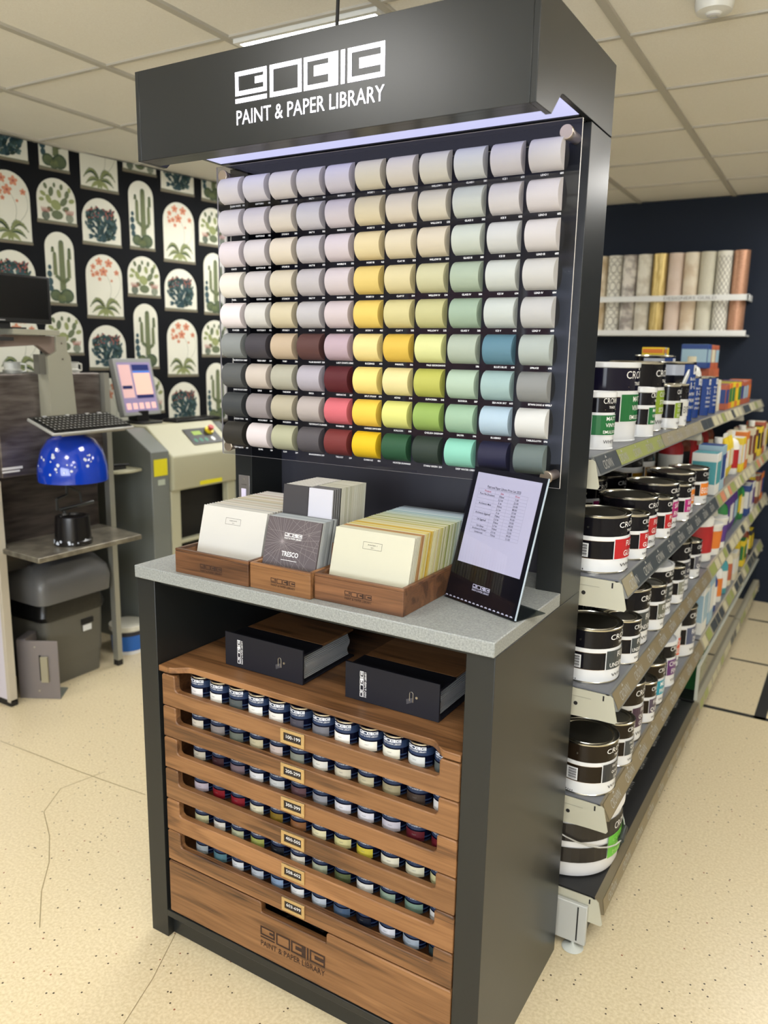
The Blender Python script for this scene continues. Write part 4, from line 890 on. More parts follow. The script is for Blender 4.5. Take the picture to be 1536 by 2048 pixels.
# top shelf
S1 = LV[0][0]-.006
S1 = LV[0][0]+.0006
tin((.935,.800,S1),.050,.155,GRN,['MATT','VINYL','EMULSION'],'small white-lidded matt vinyl tin with a green panel, nearest on the top shelf', white=True, code=False, rz=D(-20), wide=1.15)
tin((.872,1.075,S1),.104,.232,GRN,['MATT','VINYL','EMULSION'],'large white-lidded matt vinyl tin with a green panel on the top shelf', white=True, code=False, colour='', dark=(20,18,36), rz=D(-2))
tin((.945,1.245,S1),.050,.155,GRN,['MATT','VINYL','EMULSION'],'small green-panelled matt vinyl tin behind the large one', white=True, code=False, colour='')
tin((.870,1.47,S1),.100,.232,LIM,['CLEAN','STAIN','SCRUB'],'large black tin with a lime scrubbable panel on the top shelf', code=False)
tin((.955,1.43,S1),.0,.0,LIM,['X'],'x') if False else None
tin((.958,1.60,S1),.046,.155,LIM,['CLEAN','STAIN','SCRUB'],'small black tin with a lime panel and white diamond', white=False, code=False)
tin((.958,1.745,S1),.046,.155,(214,214,210),['EXTREME'],'small black tin with a pale grey panel beside the blue primer tin', code=False, tc=(60,60,60))
tin((.80,1.74,S1),.095,.235,(222,226,224),['NOTICE'],'tall black tin with a pale leaflet stuck to its side, back of the top shelf', code=False, tc=(90,96,96), band=(.3,.9))
def primer(loc, r, h, lab, rz=0.):
    t = thing('primer_tin', lab, 'paint tin', loc, rz, 'blue primer tins'); pb = mat('primer_black', (20,20,30), .15); bl = mat('primer_blue', (28,62,132), .2)
    MB().lathe([(0,.002),(r,0),(r,.004),(r-.001,.005),(r-.001,h-.006),(r,h-.004)], seg=36, mats=[1,1,1,0,1]).build('can_body', [pb, SILV], t)
    MB().lathe([(r-.001,h-.005),(r+.001,h-.003),(r,h),(r-.004,h-.001),(r-.005,h-.006),(0,h-.006)], seg=36).build('lid', SILV, t)
    cf = lambda q: (lambda u, z: (q*math.cos(u/r), q*math.sin(u/r), z*h)); m = MB()
    m.grid(-.85*r, .85*r, 10, .02, .96, cf(r+.0002), 0); m.grid(-.3*r, .5*r, 6, .80, .95, cf(r+.0006), 1); m.grid(-1.9*r, -.86*r, 8, .78, .95, cf(r+.0003), 3)
    m.flat(fit_text('ZINSSER', -.22*r, .42*r, .85, .05, .02, 'fit'), cf(r+.001), 2)
    for s, z, hh, w in (('Bulls Eye',.70,.05,.5),('1-2-3',.56,.11,.62),('INTERIOR',.45,.05,.5),('PRIMER',.34,.06,.55),('STAIN SEALER',.23,.05,.6)): m.flat(fit_text(s, -.5*r, -.5*r+w*1.4*r, z, hh, .02, 'fit'), cf(r+.001), 1)
    for k in range(8): m.flat(rect2(-1.7*r, -.95*r, .12+k*.075, .135+k*.075), cf(r+.0006), 1)
    m.build('printed_label', [bl, TINW, mat('label_black', (40,40,44), .4), mat('primer_picture', (170,176,190), .3)], t, smooth=False)
primer((.895,1.965,S1),.088,.235,'tall black and blue primer tin lettered 1-2-3 at the end of the nearest top shelf')
strap = MB().box(-.004,.004,-.11,.11,-.012,.012).build('plastic_handle', mat('clear_white_plastic', (210,214,212), .3), None, bevel=.003); strap.location = (.965,1.86,S1+.165); strap.rotation_euler = (D(28),0,0)
tag(strap, 'pale plastic lever handle leaning between the top shelf tins', 'handle')
# ---------------------------------------------------------------- second and third bay goods
PAL = dict(white=(220,220,214), blue=(36,66,130), lblue=(150,180,196), teal=(70,150,160), red=(168,28,34), yellow=(226,198,40), green=(40,120,60), purple=(84,54,132), orange=(214,120,44), brown=(120,60,40), cream=(214,206,178), black=(30,28,28), terra=(176,92,62))
def label_on(t, w, d, h, z0, z1, col, face='-y'):
    m = MB(); 
    m.face([(-w/2+.003,-d/2-.0006,z0),(w/2-.003,-d/2-.0006,z0),(w/2-.003,-d/2-.0006,z1),(-w/2+.003,-d/2-.0006,z1)])
    m.face([(w/2+.0006,-d/2+.003,z0),(w/2+.0006,d/2-.003,z0),(w/2+.0006,d/2-.003,z1),(w/2+.0006,-d/2+.003,z1)]); m.build('printed_label', mat('goods_'+col, PAL[col], .5), t, smooth=False)
def carton(loc, w, d, h, c, c2, lab, cat='box', grp='boxes on the far shelves', rz=0.):
    t = thing('product_box', lab, cat, loc, rz, grp); MB().box(-w/2,w/2,-d/2,d/2,0,h).build('carton', mat('goods_'+c, PAL[c], .5), t, bevel=.001); label_on(t, w, d, h, h*.25, h*.8, c2)
    MB().box(-w/2+.004,w/2-.004,-d/2+.004,d/2-.004,h,h+.0008).build('top_flap', mat('goods_'+c2, PAL[c2], .5), t, smooth=False)
def bottle(loc, r, h, c, c2, cc, lab, grp='bottles on the far shelves'):
    t = thing('bottle', lab, 'bottle', loc, 0, grp); MB().lathe([(0,0),(r*.94,0),(r,.006),(r,h*.68),(r*.8,h*.78),(r*.38,h*.84),(r*.36,h*.87)], seg=24).build('bottle_body', mat('goods_'+c, PAL[c], .35), t)
    MB().lathe([(r*.42,h*.86),(r*.42,h),(0,h)], seg=20).build('cap', mat('goods_'+cc, PAL[cc], .35), t)
    MB().lathe([(r+.0006,h*.15),(r+.0006,h*.58)], seg=24).build('printed_label', mat('goods_'+c2, PAL[c2], .5), t)
def pouch(loc, w, h, c, c2, lab, grp='hanging pouches on the far shelves', rz=0.):
    t = thing('pouch', lab, 'pouch', loc, rz, grp); b = MB(); n = 6
    for i in range(n):
        a, q = i/n, (i+1)/n; f = lambda u: .016*math.sin(PI*u)**.6+.0012
        b.face([(-w/2,-f(a),a*h),(w/2,-f(a),a*h),(w/2,-f(q),q*h),(-w/2,-f(q),q*h)]); b.face([(w/2,f(a),a*h),(-w/2,f(a),a*h),(-w/2,f(q),q*h),(w/2,f(q),q*h)])
        for s in (-1,1): b.face([(s*w/2,-f(a),a*h),(s*w/2,f(a),a*h),(s*w/2,f(q),q*h),(s*w/2,-f(q),q*h)])
    b.build('bag', mat('goods_'+c, PAL[c], .35), t, smooth=False)
    MB().box(-w/2*.8,w/2*.8,-.019,-.0175,h*.3,h*.7).build('printed_label', mat('goods_'+c2, PAL[c2], .5), t)
    MB().box(-w/2,w/2,-.002,.002,h,h+.02).build('header_strip', mat('goods_'+c2, PAL[c2], .5), t)
# bay 2, top shelf
for i, (x, y, r, h) in enumerate(((.885,2.20,.082,.175),(.90,2.39,.078,.17),(.905,2.57,.075,.17),(.76,2.25,.085,.26))):
    primer((x,y,S1),r,h,'blue and black primer tin in the second bay, top shelf, %s' % ('in the taller back row' if i == 3 else ordn(i)+' from the front'))
    
carton((.80,2.34,S1+.262 if False else S1+.0),.07,.0,.0,'yellow','blue','x') if False else None
for i in range(3): carton((.76,2.215+i*.038,S1+.2606),.09,.034,.032,'yellow' if i != 1 else 'lblue','orange' if i != 2 else 'yellow','small yellow carton lying on the tall back primer tin, %s from the front' % ordn(i), grp='small yellow cartons')
carton((.93,2.78,S1),.06,.08,.15,'cream','white','pale upright carton at the end of the primer tins')
for i in range(9):
    c = ['terra','orange','yellow','orange','yellow','terra','terra','terra','terra'][i]; carton((.92,2.96+i*.112,S1),.11,.10,.125+.004*(i%3),c,['blue','green','green','yellow','green','blue','lblue','lblue','orange'][i],'%s seed and filler carton, %s in the far top shelf row' % (c if c != 'terra' else 'terracotta', ordn(i)), grp='cartons on the far top shelf')
for i in range(2): carton((.79,3.12+i*.16,S1),.15,.15,.20,'terra','orange','large terracotta carton standing behind the far top shelf row%s' % (', the farther one' if i else ''))
for i in range(3): carton((.79,3.06+i*.125,S1+.2016),.13,.11,.12,'blue' if i == 0 else 'terra','cream' if i == 1 else 'lblue','%s carton stacked on the large terracotta ones, %s from the front' % ('bright blue' if i == 0 else 'terracotta', ordn(i)))
bottle((.80,2.90,S1),.05,.26,'white','red','cream','tall white and red bottle behind the top shelf cartons')
# second shelf, bays 2-3
YS = [2.14+i*.135 for i in range(16)]
spec = [('c','white','teal','white-topped turquoise carton'),('c','lblue','blue','pale blue and navy carton'),('b','red','white','red bottle with white cap'),('p','yellow','white','bright yellow pouch'),('p','yellow','cream','yellow and cream pouch'),('b','white','red','white bottle with a red band'),('c','yellow','white','yellow and white carton'),('c','orange','cream','orange carton'),('b','brown','yellow','brown bottle'),('c','cream','brown','cream carton'),('c','brown','yellow','brown carton'),('b','cream','orange','cream bottle'),('c','yellow','black','yellow and black carton'),('c','terra','cream','terracotta carton'),('c','cream','yellow','cream and yellow carton')]
for i, (k, a, b, s) in enumerate(spec):
    y = YS[i]; L = '%s on the second far shelf, %s along' % (s, ordn(i))
    if k == 'c': carton((1.03,y,S2),.10,.105,.17+.02*(i%2),a,b,L)
    elif k == 'b': bottle((1.03,y,S2),.042,.21,a,b,'white',L)
    else: pouch((1.04,y,S2),.12,.20,a,b,L,rz=D(90))
for i, (a, b) in enumerate((('red','white'),('brown','black'),('red','red'),('cream','red'),('red','black'),('brown','cream'))): bottle((.88,2.16+i*.16,S2),.05,.26,a,b,'white' if i != 1 else 'black','tall %s back row bottle on the second far shelf, %s along' % (a, ordn(i)))
# third shelf
spec3 = [('B','white','red','big white jerry bottle with a red band'),('t','white','orange','white tub with a striped orange label'),('t','white','purple','white tub with a purple label'),('b','green','white','green bottle'),('p','purple','white','purple and white pouch'),('p','purple','lblue','deep purple pouch'),('p','green','yellow','green and yellow pouch'),('b','green','cream','slim green bottle'),('c','blue','white','blue carton'),('c','white','purple','white and purple carton'),('p','yellow','green','yellow pouch with green label'),('c','brown','cream','brown and cream carton'),('c','orange','blue','orange and blue carton')]
for i, (k, a, b, s) in enumerate(spec3):
    y = 2.2+i*.155; L = '%s on the third far shelf, %s along' % (s, ordn(i))
    if k == 'B': bottle((1.0,y,S3),.075,.27,a,b,'white',L)
    elif k == 't':
        t = thing('tub', L, 'tub', (1.03,y,S3), 0, 'tubs on the far shelves'); MB().lathe([(0,0),(.055,0),(.062,.13)], seg=28).build('tub_body', mat('goods_'+a, PAL[a], .35), t); MB().lathe([(.063,.125),(.065,.13),(.065,.142),(0,.142)], seg=28).build('lid', mat('goods_white', PAL['white'], .35), t); MB().lathe([(.058,.03),(.0635,.11)], seg=28).build('printed_label', mat('goods_'+b, PAL[b], .5), t)
    elif k == 'c': carton((1.03,y,S3),.11,.11,.17,a,b,L)
    elif k == 'b': bottle((1.03,y,S3),.04,.22,a,b,'white',L)
    else: pouch((1.05,y,S3),.13,.22,a,b,L,rz=D(90))
tin((.99,2.03+.0,S3) if False else (.86,2.3,S3),.09,.2,(150,30,34),['BLACK','BITUMEN'],'black bitumen tin with a red label behind the third far shelf bottles', code=False, white=True)
# fourth shelf
spec4 = [('c','white','lblue','tall white carton'),('c','lblue','white','tall pale blue carton'),('b','blue','white','royal blue bottle'),('b','white','orange','slim white bottle with salmon label'),('b','teal','white','dark teal bottle'),('b','cream','terra','cream bottle with pink label'),('c','cream','white','cream carton'),('p','yellow','black','yellow and black pouch'),('c','yellow','green','yellow and green carton'),('b','brown','cream','amber bottle'),('c','black','yellow','black carton')]
for i, (k, a, b, s) in enumerate(spec4):
    y = 2.18+i*.17; L = '%s on the fourth far shelf, %s along' % (s, ordn(i))
    if k == 'c': carton((1.03,y,S4),.10,.12,.22 if i < 2 else .15,a,b,L)
    elif k == 'b': bottle((1.04,y,S4),.036,.21,a,b,'white',L)
    else: pouch((1.05,y,S4),.12,.18,a,b,L,rz=D(90))
carton((1.035,2.0,S4),.06,.05,.13,'white','red','small white and red carton next to the last fourth shelf tin')
# clear fronted bin on the base shelf with tapes
cb2 = thing('clear_bin', 'clear plastic fronted bin on the base shelf holding tapes and green spades', 'bin', (1.0,2.08,S5)); BN = clear_mat('bin_plastic', (222,226,222))
MB().box(.088,.092,0,2.2,0,.15).build('front_pane', BN, cb2, smooth=False); MB().box(-.2,.092,-.004,0,0,.15).build('end_pane', BN, cb2, smooth=False); MB().box(.084,.096,-.004,2.2,.15,.158).box(.084,.096,-.006,.006,0,.15).build('trim_strip', mat('bin_trim', (196,200,188), .4), cb2)
def tape(loc, r, w, c, lab, rot=(0,D(90),0)):
    t = thing('tape_roll', lab, 'tape', loc, 0, 'tape rolls in the clear bin'); t.rotation_euler = rot
    MB().lathe([(r*.62,0),(r,0),(r,w),(r*.62,w),(r*.62,0)], seg=28).build('tape_coil', mat('goods_'+c, PAL[c], .5), t); MB().lathe([(r*.60,.001),(r*.62,.001),(r*.62,w-.001),(r*.60,w-.001),(r*.60,.001)], seg=28).build('core', mat('cardboard', (150,120,84), .8), t)
for i, (y, c) in enumerate(((2.55,'yellow'),(2.62,'cream'),(2.69,'cream'),(2.80,'cream'),(2.88,'cream'))):
    tape((1.0,y,S5+.096), .058 if i == 0 else .052, .05, c, '%s tape roll in the clear bin, %s from the front' % (['golden yellow','cream','cream','cream','cream'][i], ordn(i)), (D(-90),0,0))
for i in range(3):
    g = thing('hand_spade', 'green handled decorating spade standing in the clear bin, %s from the front' % ordn(i), 'spade', (1.03,2.18+i*.12,S5+.003), D(20*i), 'green spades')
    MB().prism([(-.05,0),(.05,0),(.055,.12),(.03,.16),(-.03,.16),(-.055,.12)], 'y', -.004, .004).build('blade', mat('goods_green', PAL['green'], .4), g, bevel=.002)
    P = [(.03*math.cos(a), 0, .19+.04*math.sin(a)) for a in [2*PI*k/12 for k in range(13)]]; MB().tube(P, .006).build('loop_handle', mat('spade_green', (52,160,70), .4), g)
# ================================================================ LEFT SIDE MACHINES
STL = noise_mat('stained_steel', (86,78,74), (122,114,110), scale=(2,2,14), nscale=3, rough=.32, metal=.55)
STD = noise_mat('dark_steel', (58,52,50), (84,76,72), scale=(2,2,16), nscale=3, rough=.35, metal=.5)
GB = mat('machine_grey', (150,148,132), .4)
tm = thing('tinting_machine', 'stainless steel paint tinting machine with a blue hood against the cactus wallpaper', 'paint machine', (-1.62,.98,0)); o_ = Vector((-1.62,.98,0))
def tmb(): m = MB(); m.M = Matrix.Translation(-o_); return m
tmb().box(-1.67,-1.62,.70,1.245,1.05,1.50).build('upper_steel_panel', STL, tm, bevel=.004)
tmb().box(-1.72,-1.68,.70,1.245,.66,1.05).build('lower_steel_panel', STD, tm)
tmb().box(-2.1,-1.67,.70,1.25,1.46,1.492).build('top_deck', mat('deck_black', (34,34,34), .5), tm)
tmb().box(-2.1,-1.72,.70,1.25,.60,1.46).box(-2.19,-2.17,.70,1.25,.02,.66).build('rear_housing', mat('housing_dark', (48,46,44), .5), tm)
tmb().box(-1.625,-1.59,1.245,1.275,.03,1.50).box(-1.625,-1.59,1.245,1.275,.0,.03,1).build('frame_leg', [mat('leg_aluminium', (158,158,148), .35, .5), mat('foot_black', (20,20,20), .6)], tm)
tmb().box(-2.1,-2.07,1.245,1.275,.0,1.50).build('frame_leg', MATS['leg_aluminium'], tm)
sh = tmb().prism([(-1.68,.70),(-1.60,.70),(-1.60,.66),(-1.33,.645),(-1.33,1.205),(-1.62,1.245),(-1.68,1.245)], 'z', .722, .745).build('shelf', noise_mat('worn_steel', (120,114,102), (164,158,142), scale=(3,3,3), nscale=6, rough=.3, metal=.6), tm, bevel=.003)
m = tmb(); hc = (-1.46,.94,0); prof = [(.150,1.03),(.152,1.045),(.149,1.10),(.132,1.165),(.100,1.215),(.060,1.240),(0,1.248)]
m.lathe(prof, hc, 40); hood = m.build('blue_hood', mat('gloss_blue', (18,58,176), .12, coat=.6), tm)
m = tmb(); R = random.Random(2)
for k in range(22):
    a = R.uniform(-1.9,-.1); z = R.uniform(1.06,1.16); r0 = .1505-(max(0,z-1.10))*.28; s = R.uniform(.003,.008)
    m.face([(hc[0]+(r0+.002)*math.cos(a+s/.15*math.cos(t)), hc[1]+(r0+.002)*math.sin(a+s/.15*math.cos(t)), z+s*math.sin(t)) for t in [2*PI*i/8 for i in range(8)]])
m.build('paint_splashes', mat('splash_white', (216,222,232), .4), hood, smooth=False)['kind'] = 'stuff'
m = tmb(); m.tube([(-1.5,.93,1.04),(-1.5,.93,.96),(-1.48,.86,.95),(-1.48,.86,.90)], .006).tube([(-1.5,.93,1.0),(-1.5,1.0,.96),(-1.49,1.0,.915)], .005).rod((-1.46,.86,.905),(-1.46,1.04,.915),.008).rod((-1.47,.89,.9),(-1.47,.89,.885),.006); m.build('clamp_arm', mat('clamp_metal', (70,72,72), .35, .7), tm)
m = tmb(); m.flat(join2(rect2(.70,.80,1.085,1.096), rect2(.70,.785,1.072,1.080)), lambda a, b: (-1.6195, a, b)); m.build('maker_plate', PRINTW, tm, smooth=False)
pb = thing('mixing_pot', 'black plastic mixing pot with paint drips on the machine shelf', 'pot', (-1.44,.905,.7456))
MB().lathe([(0,0),(.082,0),(.084,.02),(.079,.024),(.074,.11),(.072,.128),(.062,.130),(.058,.120),(0,.118)], seg=36).build('pot_body', mat('pot_black', (22,20,20), .25), pb)
m = MB()
for k in range(14): a = R.uniform(-2,.2); s = R.uniform(.003,.006); zz = R.uniform(.01,.03); m.face([(.0855*math.cos(a+s/.08*math.cos(t)), .0855*math.sin(a+s/.08*math.cos(t)), zz+s*math.sin(t)) for t in [2*PI*i/8 for i in range(8)]])
m.build('paint_drips', mat('splash_white', (216,222,232), .4), pb, smooth=False)['kind'] = 'stuff'
# arm, monitor and keyboard
am = thing('monitor_stand', 'grey metal column and arm rising above the tinting machine', 'stand', (-1.56,.96,1.25)); o2 = Vector((-1.56,.96,1.25))
def amb(): m = MB(); m.M = Matrix.Translation(-o2); return m
amb().prism([(.908,1.30),(1.045,1.30),(1.028,1.575),(1.012,1.60),(1.012,1.665),(.955,1.665),(.955,1.60),(.908,1.575)], 'x', -1.6195, -1.545).build('column', GB, am)
amb().prism([(.958,1.665),(.958,1.60),(.930,1.585),(.87,1.625),(.5,1.60),(.5,1.665)], 'x', -1.59, -1.555).build('arm', mat('arm_brown_grey', (124,108,98), .5), am, bevel=.002)
amb().box(-1.66,-1.50,.72,.945,1.667,1.690).build('top_tray', MATS['machine_grey'], am, bevel=.002)
amb().box(-1.56,-1.50,.30,.72,1.64,1.655).build('tray_rail', mat('cable_black', (30,30,30), .5), am)
amb().box(-1.60,-1.56,.875,.907,1.50,1.585).build('brace', mat('brace_grey', (96,94,86), .5), am)
m = amb(); 
for z in (1.565,1.635): m.rod((-1.545,.985,z),(-1.5435,.985,z),.005)
m.build('bolt', STEEL, am)
mo = thing('monitor', 'switched off black widescreen monitor above the tinting machine', 'monitor', (-1.56,.72,1.6906))
SB = mat('screen_black', (12,12,12), .2); BZ = mat('bezel_black', (26,26,27), .3)
MB().box(-.02,.012,-.25,.225,.025,.225).build('housing', BZ, mo, bevel=.004)
MB().box(.0122,.013,-.235,.21,.045,.215).build('screen', SB, mo, smooth=False)
MB().flat(rect2(-.035,.0,.032,.037), lambda a, b: (.0125, a, b)).build('maker_mark', mat('mark_grey', (150,150,150), .4), mo, smooth=False)
MB().box(-.02,0,-.03,.03,0,.03).box(-.05,.05,-.07,.07,-.0,.006).build('foot', BZ, mo)
kb = thing('keyboard', 'black and silver computer keyboard tilted on the tray above the blue hood', 'keyboard', (-1.31,.955,1.2535)); kb.rotation_euler = (0,D(19),D(3))
MB().prism([(-.175,-.215),(-.17,-.222),(-.005,-.226),(.0,-.220),(.0,.220),(-.005,.226),(-.17,.222),(-.175,.215)], 'z', 0, .012).build('silver_base', mat('keyboard_silver', (176,176,172), .35, .3), kb, bevel=.003)
k = MB(); k.box(-.17,-.007,-.214,.214,.012,.016).build('key_bed', BZ, kb)
k = MB()
for r in range(6):
    for c in range(20):
        if c in (-1,) : continue
        x = -.150+r*.0235; y = -.208+c*.0208; k.box(x,x+.019,y,y+.0175,.016,.021)
for y in (-.15,-.03,.08,.15): k.box(-.168,-.160,y,y+.018,.016,.019,1)
for r in range(6):
    for c in range(20):
        x = -.150+r*.0235; y = -.208+c*.0208; k.face([(x+.004,y+.004,.0213),(x+.010,y+.004,.0213),(x+.010,y+.0095,.0213),(x+.004,y+.0095,.0213)], 1)
k.build('keys', [mat('key_black', (22,22,22), .35), mat('key_silver', (190,190,190), .3)], kb, bevel=.0)
kt = MB().box(-.165,-.02,-.16,.19,-.014,-.002).build('keyboard_tray', MATS['machine_grey'], kb)
for i, y in enumerate((.76,.88,1.10,1.19)):
    t = thing('measuring_jug', 'white measuring jug on top of the tinting machine, %s from the left' % ordn(i), 'jug', (-1.76,y,1.4926), D(30*i), 'white jugs on the tinting machine')
    MB().lathe([(0,0),(.038,0),(.042,.02),(.034,.024),(.036,.052),(.040,.056),(.034,.054),(.030,.01),(0,.01)], seg=24).build('jug_body', mat('jug_white', (216,216,208), .35), t)
    MB().tube([(.036,0,.05),(.062,0,.046),(.062,0,.016),(.038,0,.012)], .004).build('jug_handle', MATS['jug_white'], t)
# white side panel of the next cabinet
wc = thing('side_cabinet', 'lilac-white cabinet side with a beige edge at the far left', 'cabinet', (-1.61,.68,0))
MB().box(-.75,-.022,-.03,.0,.03,1.02).build('panel', mat('lilac_white', (206,202,214), .4), wc); MB().box(-.022,.0,-.034,.004,.02,1.04).build('edge_strip', mat('edge_beige', (188,180,164), .45), wc, bevel=.002); MB().box(-.75,.0,-.03,.004,0,.03).build('plinth', mat('foot_black', (20,20,20), .6), wc)
# bin under the shelf
bn = thing('waste_bin', 'large grey waste bin with a black liner under the tinting machine shelf', 'bin', (-1.63,1.035,0)); GD = mat('bin_grey', (94,92,84), .5); GL = mat('bin_lid_grey', (98,98,98), .35)
def rr(x0,x1,y0,y1,r,n=5):
    P = []
    for cx, cy, a0 in ((x1-r,y0+r,-PI/2),(x1-r,y1-r,0),(x0+r,y1-r,PI/2),(x0+r,y0+r,PI)):
        for i in range(n+1): a = a0+PI/2*i/n; P.append((cx+r*math.cos(a), cy+r*math.sin(a)))
    return P
def loft(m, rings, mats=None):
    n = len(rings[0][0]); R = [m._v([(x,y,z) for x,y in P]) for P, z in rings]
    for k in range(len(R)-1):
        for i in range(n): j = (i+1) % n; m.f.append((R[k]+i,R[k]+j,R[k+1]+j,R[k+1]+i)); m.m.append(0)
    m.f.append(tuple(R[-1]+i for i in range(n))); m.m.append(0); m.f.append(tuple(R[0]+i for i in range(n))[::-1]); m.m.append(0); return m
loft(MB(), [(rr(-.42,-.02,-.16,.155,.03),0),(rr(-.43,-.012,-.165,.16,.03),.11),(rr(-.43,-.008,-.168,.163,.03),.112),(rr(-.44,.0,-.175,.17,.03),.36)]).build('bin_body', GD, bn)
loft(MB(), [(rr(-.455,.008,-.185,.178,.04),.335),(rr(-.46,.016,-.195,.182,.04),.36),(rr(-.45,.004,-.182,.172,.04),.42),(rr(-.45,.006,-.186,.175,.04),.445)]).build('black_liner', mat('liner_black', (16,16,16), .3, bump=(40,1.)), bn)
loft(MB(), [(rr(-.48,.045,-.215,.20,.05),.432),(rr(-.485,.05,-.22,.205,.05),.50),(rr(-.475,.04,-.21,.195,.05),.555),(rr(-.44,.0,-.18,.165,.07),.605),(rr(-.36,-.07,-.11,.10,.07),.62)]).build('lid', GL, bn)
MB().box(-.002,.004,.03,.10,.27,.295,0).box(.004,.0055,.035,.085,.235,.265,1).build('handle_tag', [mat('hole_dark', (24,22,20), .8), TINW], bn)
pm = thing('steel_box', 'small steel box with a slotted handle on the floor beside the waste bin', 'metal box', (-1.63,.752,0), math.atan2(.078,.139))
MB().box(-.04,.152,0,.005,.0,.285).box(-.04,.0,.005,.12,0,.29).build('face_plate', mat('dull_steel', (136,130,132), .38, .55), pm, bevel=.001); MB().prism([(.01,.006),(.152,.006),(.135,.12),(.01,.12)], 'z', 0, .006).build('base_plate', mat('base_green_grey', (112,116,108), .5), pm)
MB().box(.062,.072,-.002,0,.09,.215,0).box(.072,.105,-.012,0,.085,.21,1).build('handle', [mat('hole_dark', (24,22,20), .8), mat('handle_beige', (150,144,122), .4)], pm, bevel=.002)
MB().rod((.045,-.0015,.255),(.045,0,.255),.004).rod((.055,-.0015,.04),(.055,0,.04),.004).build('rivet', STEEL, pm)
pt = thing('plaster_tub', 'small white tub with a blue label on the floor behind the stand post', 'tub', (-1.725,1.43,0))
MB().lathe([(0,0),(.082,0),(.090,.14)], seg=32).build('tub_body', TINW, pt); MB().lathe([(.092,.13),(.097,.134),(.097,.158),(.09,.162),(0,.158)], seg=32).build('lid', mat('lid_cream', (208,206,192), .4), pt)
MB().lathe([(.0845,.02),(.0900,.105)], seg=32).build('blue_label', mat('tub_blue', (28,96,180), .4), pt); MB().lathe([(.0905,.105),(.0915,.128)], seg=32).build('dark_band', mat('tub_band', (40,40,50), .4), pt)
# paint shaker
sk = thing('paint_shaker', 'beige and grey paint shaking machine with a black control panel and red stop button', 'paint machine', (-1.6,1.85,0)); o3 = Vector((-1.6,1.85,0))
def skb(): m = MB(); m.M = Matrix.Translation(-o3); return m
SG = mat('shaker_grey', (112,116,112), .4); SBG = mat('shaker_beige', (178,176,150), .42)
skb().prism([(-2.12,0),(-1.6,0),(-1.6,1.085),(-1.78,1.195),(-2.12,1.195)], 'y', 1.53, 1.655).build('left_body', SG, sk, bevel=.004)
skb().prism([(-2.12,0),(-1.6,0),(-1.6,1.085),(-1.78,1.195),(-2.12,1.195)], 'y', 2.185, 2.25).build('right_body', SG, sk, bevel=.004)
skb().prism([(-2.0,.86),(-1.585,.86),(-1.578,.87),(-1.578,1.05),(-1.60,1.066),(-1.775,1.205),(-2.0,1.205)], 'y', 1.66, 2.18).build('beige_hood', SBG, sk, bevel=.01, seg=3)
skb().box(-1.64,-1.6,1.66,1.73,0,.86).box(-1.64,-1.6,2.11,2.18,0,.86).box(-1.66,-1.62,1.73,2.11,.55,.57).build('front_leg', SBG, sk, bevel=.003)
skb().box(-2.1,-1.68,1.66,2.18,.01,.855).build('chamber', mat('chamber_black', (18,17,16), .6), sk)
nx, nz = (.139,.175); ln = math.hypot(nx,nz); nx /= ln; nz /= ln
def sl(y, t, d=0.): return (-1.60+(-1.775+1.60)*t+nx*d, y, 1.066+(1.205-1.066)*t+nz*d)
def skin(y0,y1,t0,t1,d,mi,m): m.face([sl(y0,t0,d),sl(y1,t0,d),sl(y1,t1,d),sl(y0,t1,d)], mi)
m = skb(); skin(1.88,2.12,.18,.74,.0055,0,m); skin(1.93,2.00,.5,.64,.0065,1,m)
for k in range(3):
    m.lathe([(0,0)], (0,0,0)) if False else None
    y = 1.915+k*.042; m.face([sl(y+.013*math.cos(t), .32+.07*math.sin(t), .0068) for t in [2*PI*i/12 for i in range(12)]], 2)
m.face([sl(2.055+.014*math.cos(t), .32+.075*math.sin(t), .0068) for t in [2*PI*i/12 for i in range(12)]], 3)
m.build('control_panel', [mat('panel_black', (16,18,20), .4), mat('lcd_green', (130,160,40), .4), mat('button_green', (18,112,84), .4), mat('button_white', (210,214,210), .4)], sk, smooth=False)
c0 = Vector(sl(2.07,.60,.006)); nn = Vector((nx,0,nz))
m = skb(); m.rod(c0, c0+nn*.012, .027, 24, 0); m.rod(c0+nn*.012, c0+nn*.024, .010, 16, 1); m.rod(c0+nn*.024, c0+nn*.036, .017, 20, 1); m.build('stop_button', [mat('stop_yellow', (226,206,40), .4), mat('stop_red', (178,58,56), .35)], sk)
skb().box(-1.599,-1.598,1.545,1.64,.955,1.045).build('warning_label', mat('sticker_yellow', (222,210,36), .5), sk, smooth=False); skb().box(-1.599,-1.598,1.57,1.62,.905,.935).build('rating_plate', mat('plate_pale', (176,184,168), .5), sk, smooth=False)
skb().box(-1.5775,-1.5768,1.86,2.04,.872,.895).build('warning_strip', mat('sticker_yellow', (222,210,36), .5), sk, smooth=False)
skb().prism([(-1.9,1.31),(-1.72,1.31),(-1.66,1.36),(-1.64,1.44),(-1.66,1.52),(-1.9,1.529)], 'z', .985, 1.0).build('side_tray', SBG, sk, bevel=.003)
bits = MB().box(-1.80,-1.70,1.37,1.45,1.0008,1.016).rod((-1.76,1.36,1.022),(-1.70,1.47,1.022),.006).build('clamp_tool', mat('tool_black', (26,26,26), .4)); tag(bits, 'small black clamp tool lying on the grey side tray of the shaker', 'tool')
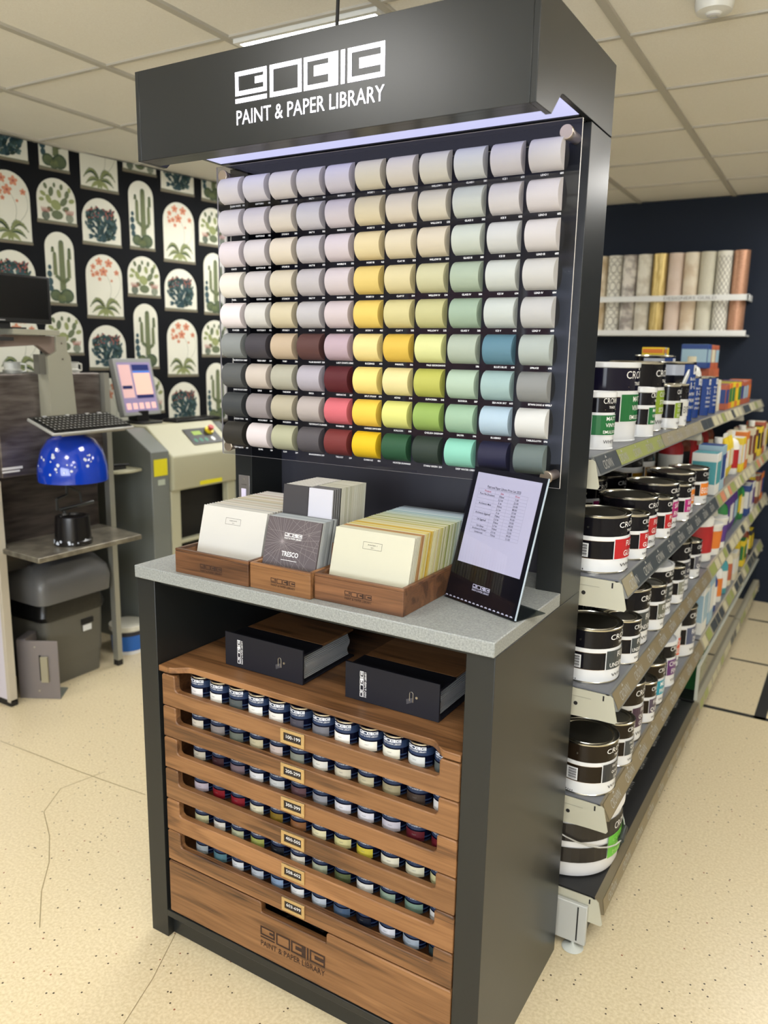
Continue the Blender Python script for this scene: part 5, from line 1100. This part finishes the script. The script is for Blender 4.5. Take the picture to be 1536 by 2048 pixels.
# touch screen and its keyboard
ts = thing('touch_screen', 'grey framed touch screen monitor showing a pink menu, standing on the paint shaker', 'monitor', (-1.92,1.78,1.2060))
T5 = Matrix.Translation((0,0,.045)) @ Matrix.Rotation(D(6),4,'Z') @ Matrix.Rotation(-D(12),4,'Y')
def tsb(): m = MB(); m.M = T5; return m
tsb().box(-.035,.0,-.15,.15,0,.32).build('housing', mat('bezel_grey', (150,152,150), .35), ts, bevel=.004); tsb().box(-.06,-.036,-.13,.13,.03,.29).build('rear_cover', BZ, ts, bevel=.006)
def scr(n, y0,y1,z0,z1, c, e=.55, d=.0006): m = tsb(); m.box(d,d+.0004,y0,y1,z0,z1); m.build(n, mat('screen_%s_%s_%s' % c, c, .3, emis=e), ts, smooth=False)
scr('display', -.132,.132,.02,.298,(130,118,150),.5); scr('menu_panel', -.125,-.035,.10,.285,(196,160,158),.55,.0012); scr('menu_panel', -.02,.115,.115,.250,(220,176,160),.55,.0012); scr('title_bar', -.02,.115,.252,.285,(34,44,96),.4,.0012); scr('highlight_bar', -.02,.115,.238,.250,(60,110,190),.5,.0018); scr('selected_row', -.12,-.045,.150,.168,(30,38,80),.4,.0018); scr('footer_bar', -.02,.115,.095,.114,(34,38,84),.4,.0012)
for k in range(5): scr('menu_button', -.118+k*.05,-.082+k*.05,.035,.07,(222,176,170),.55,.0012)
m = MB(); m.box(-.07,.0,-.04,.04,.006,.07); m.prism(rr(-.10,.08,-.09,.09,.04), 'z', 0.0008, .012); m.build('foot', BZ, ts, bevel=.002)
k2 = thing('black_keyboard', 'long black keyboard lying on top of the paint shaker behind the control panel', 'keyboard', (-1.83,2.10,1.2060)); k2.rotation_euler = (0,0,D(0))
MB().box(-.07,.05,-.20,.16,.0008,.016).build('keyboard_base', BZ, k2, bevel=.003); m = MB()
for r in range(5):
    for c in range(17): m.box(-.06+r*.021,-.044+r*.021,-.19+c*.0202,-.174+c*.0202,.016,.021)
m.build('keys', MATS['key_black'], k2)
# ================================================================ OUTPUT LOOK
SC.view_settings.view_transform = 'Standard'; SC.view_settings.look = 'None'; SC.view_settings.gamma = 1; SC.view_settings.use_curve_mapping = False
SC.view_settings.exposure = 0.17
SC.cycles.use_denoising = True; SC.cycles.use_adaptive_sampling = True; SC.cycles.adaptive_threshold = .015; SC.cycles.denoiser = 'OPENIMAGEDENOISE'
SC.cycles.max_bounces = 7; SC.cycles.diffuse_bounces = 4; SC.cycles.glossy_bounces = 3; SC.cycles.transparent_max_bounces = 12; SC.cycles.transmission_bounces = 4
SC.cycles.caustics_reflective = False; SC.cycles.caustics_refractive = False; SC.cycles.sample_clamp_indirect = 6
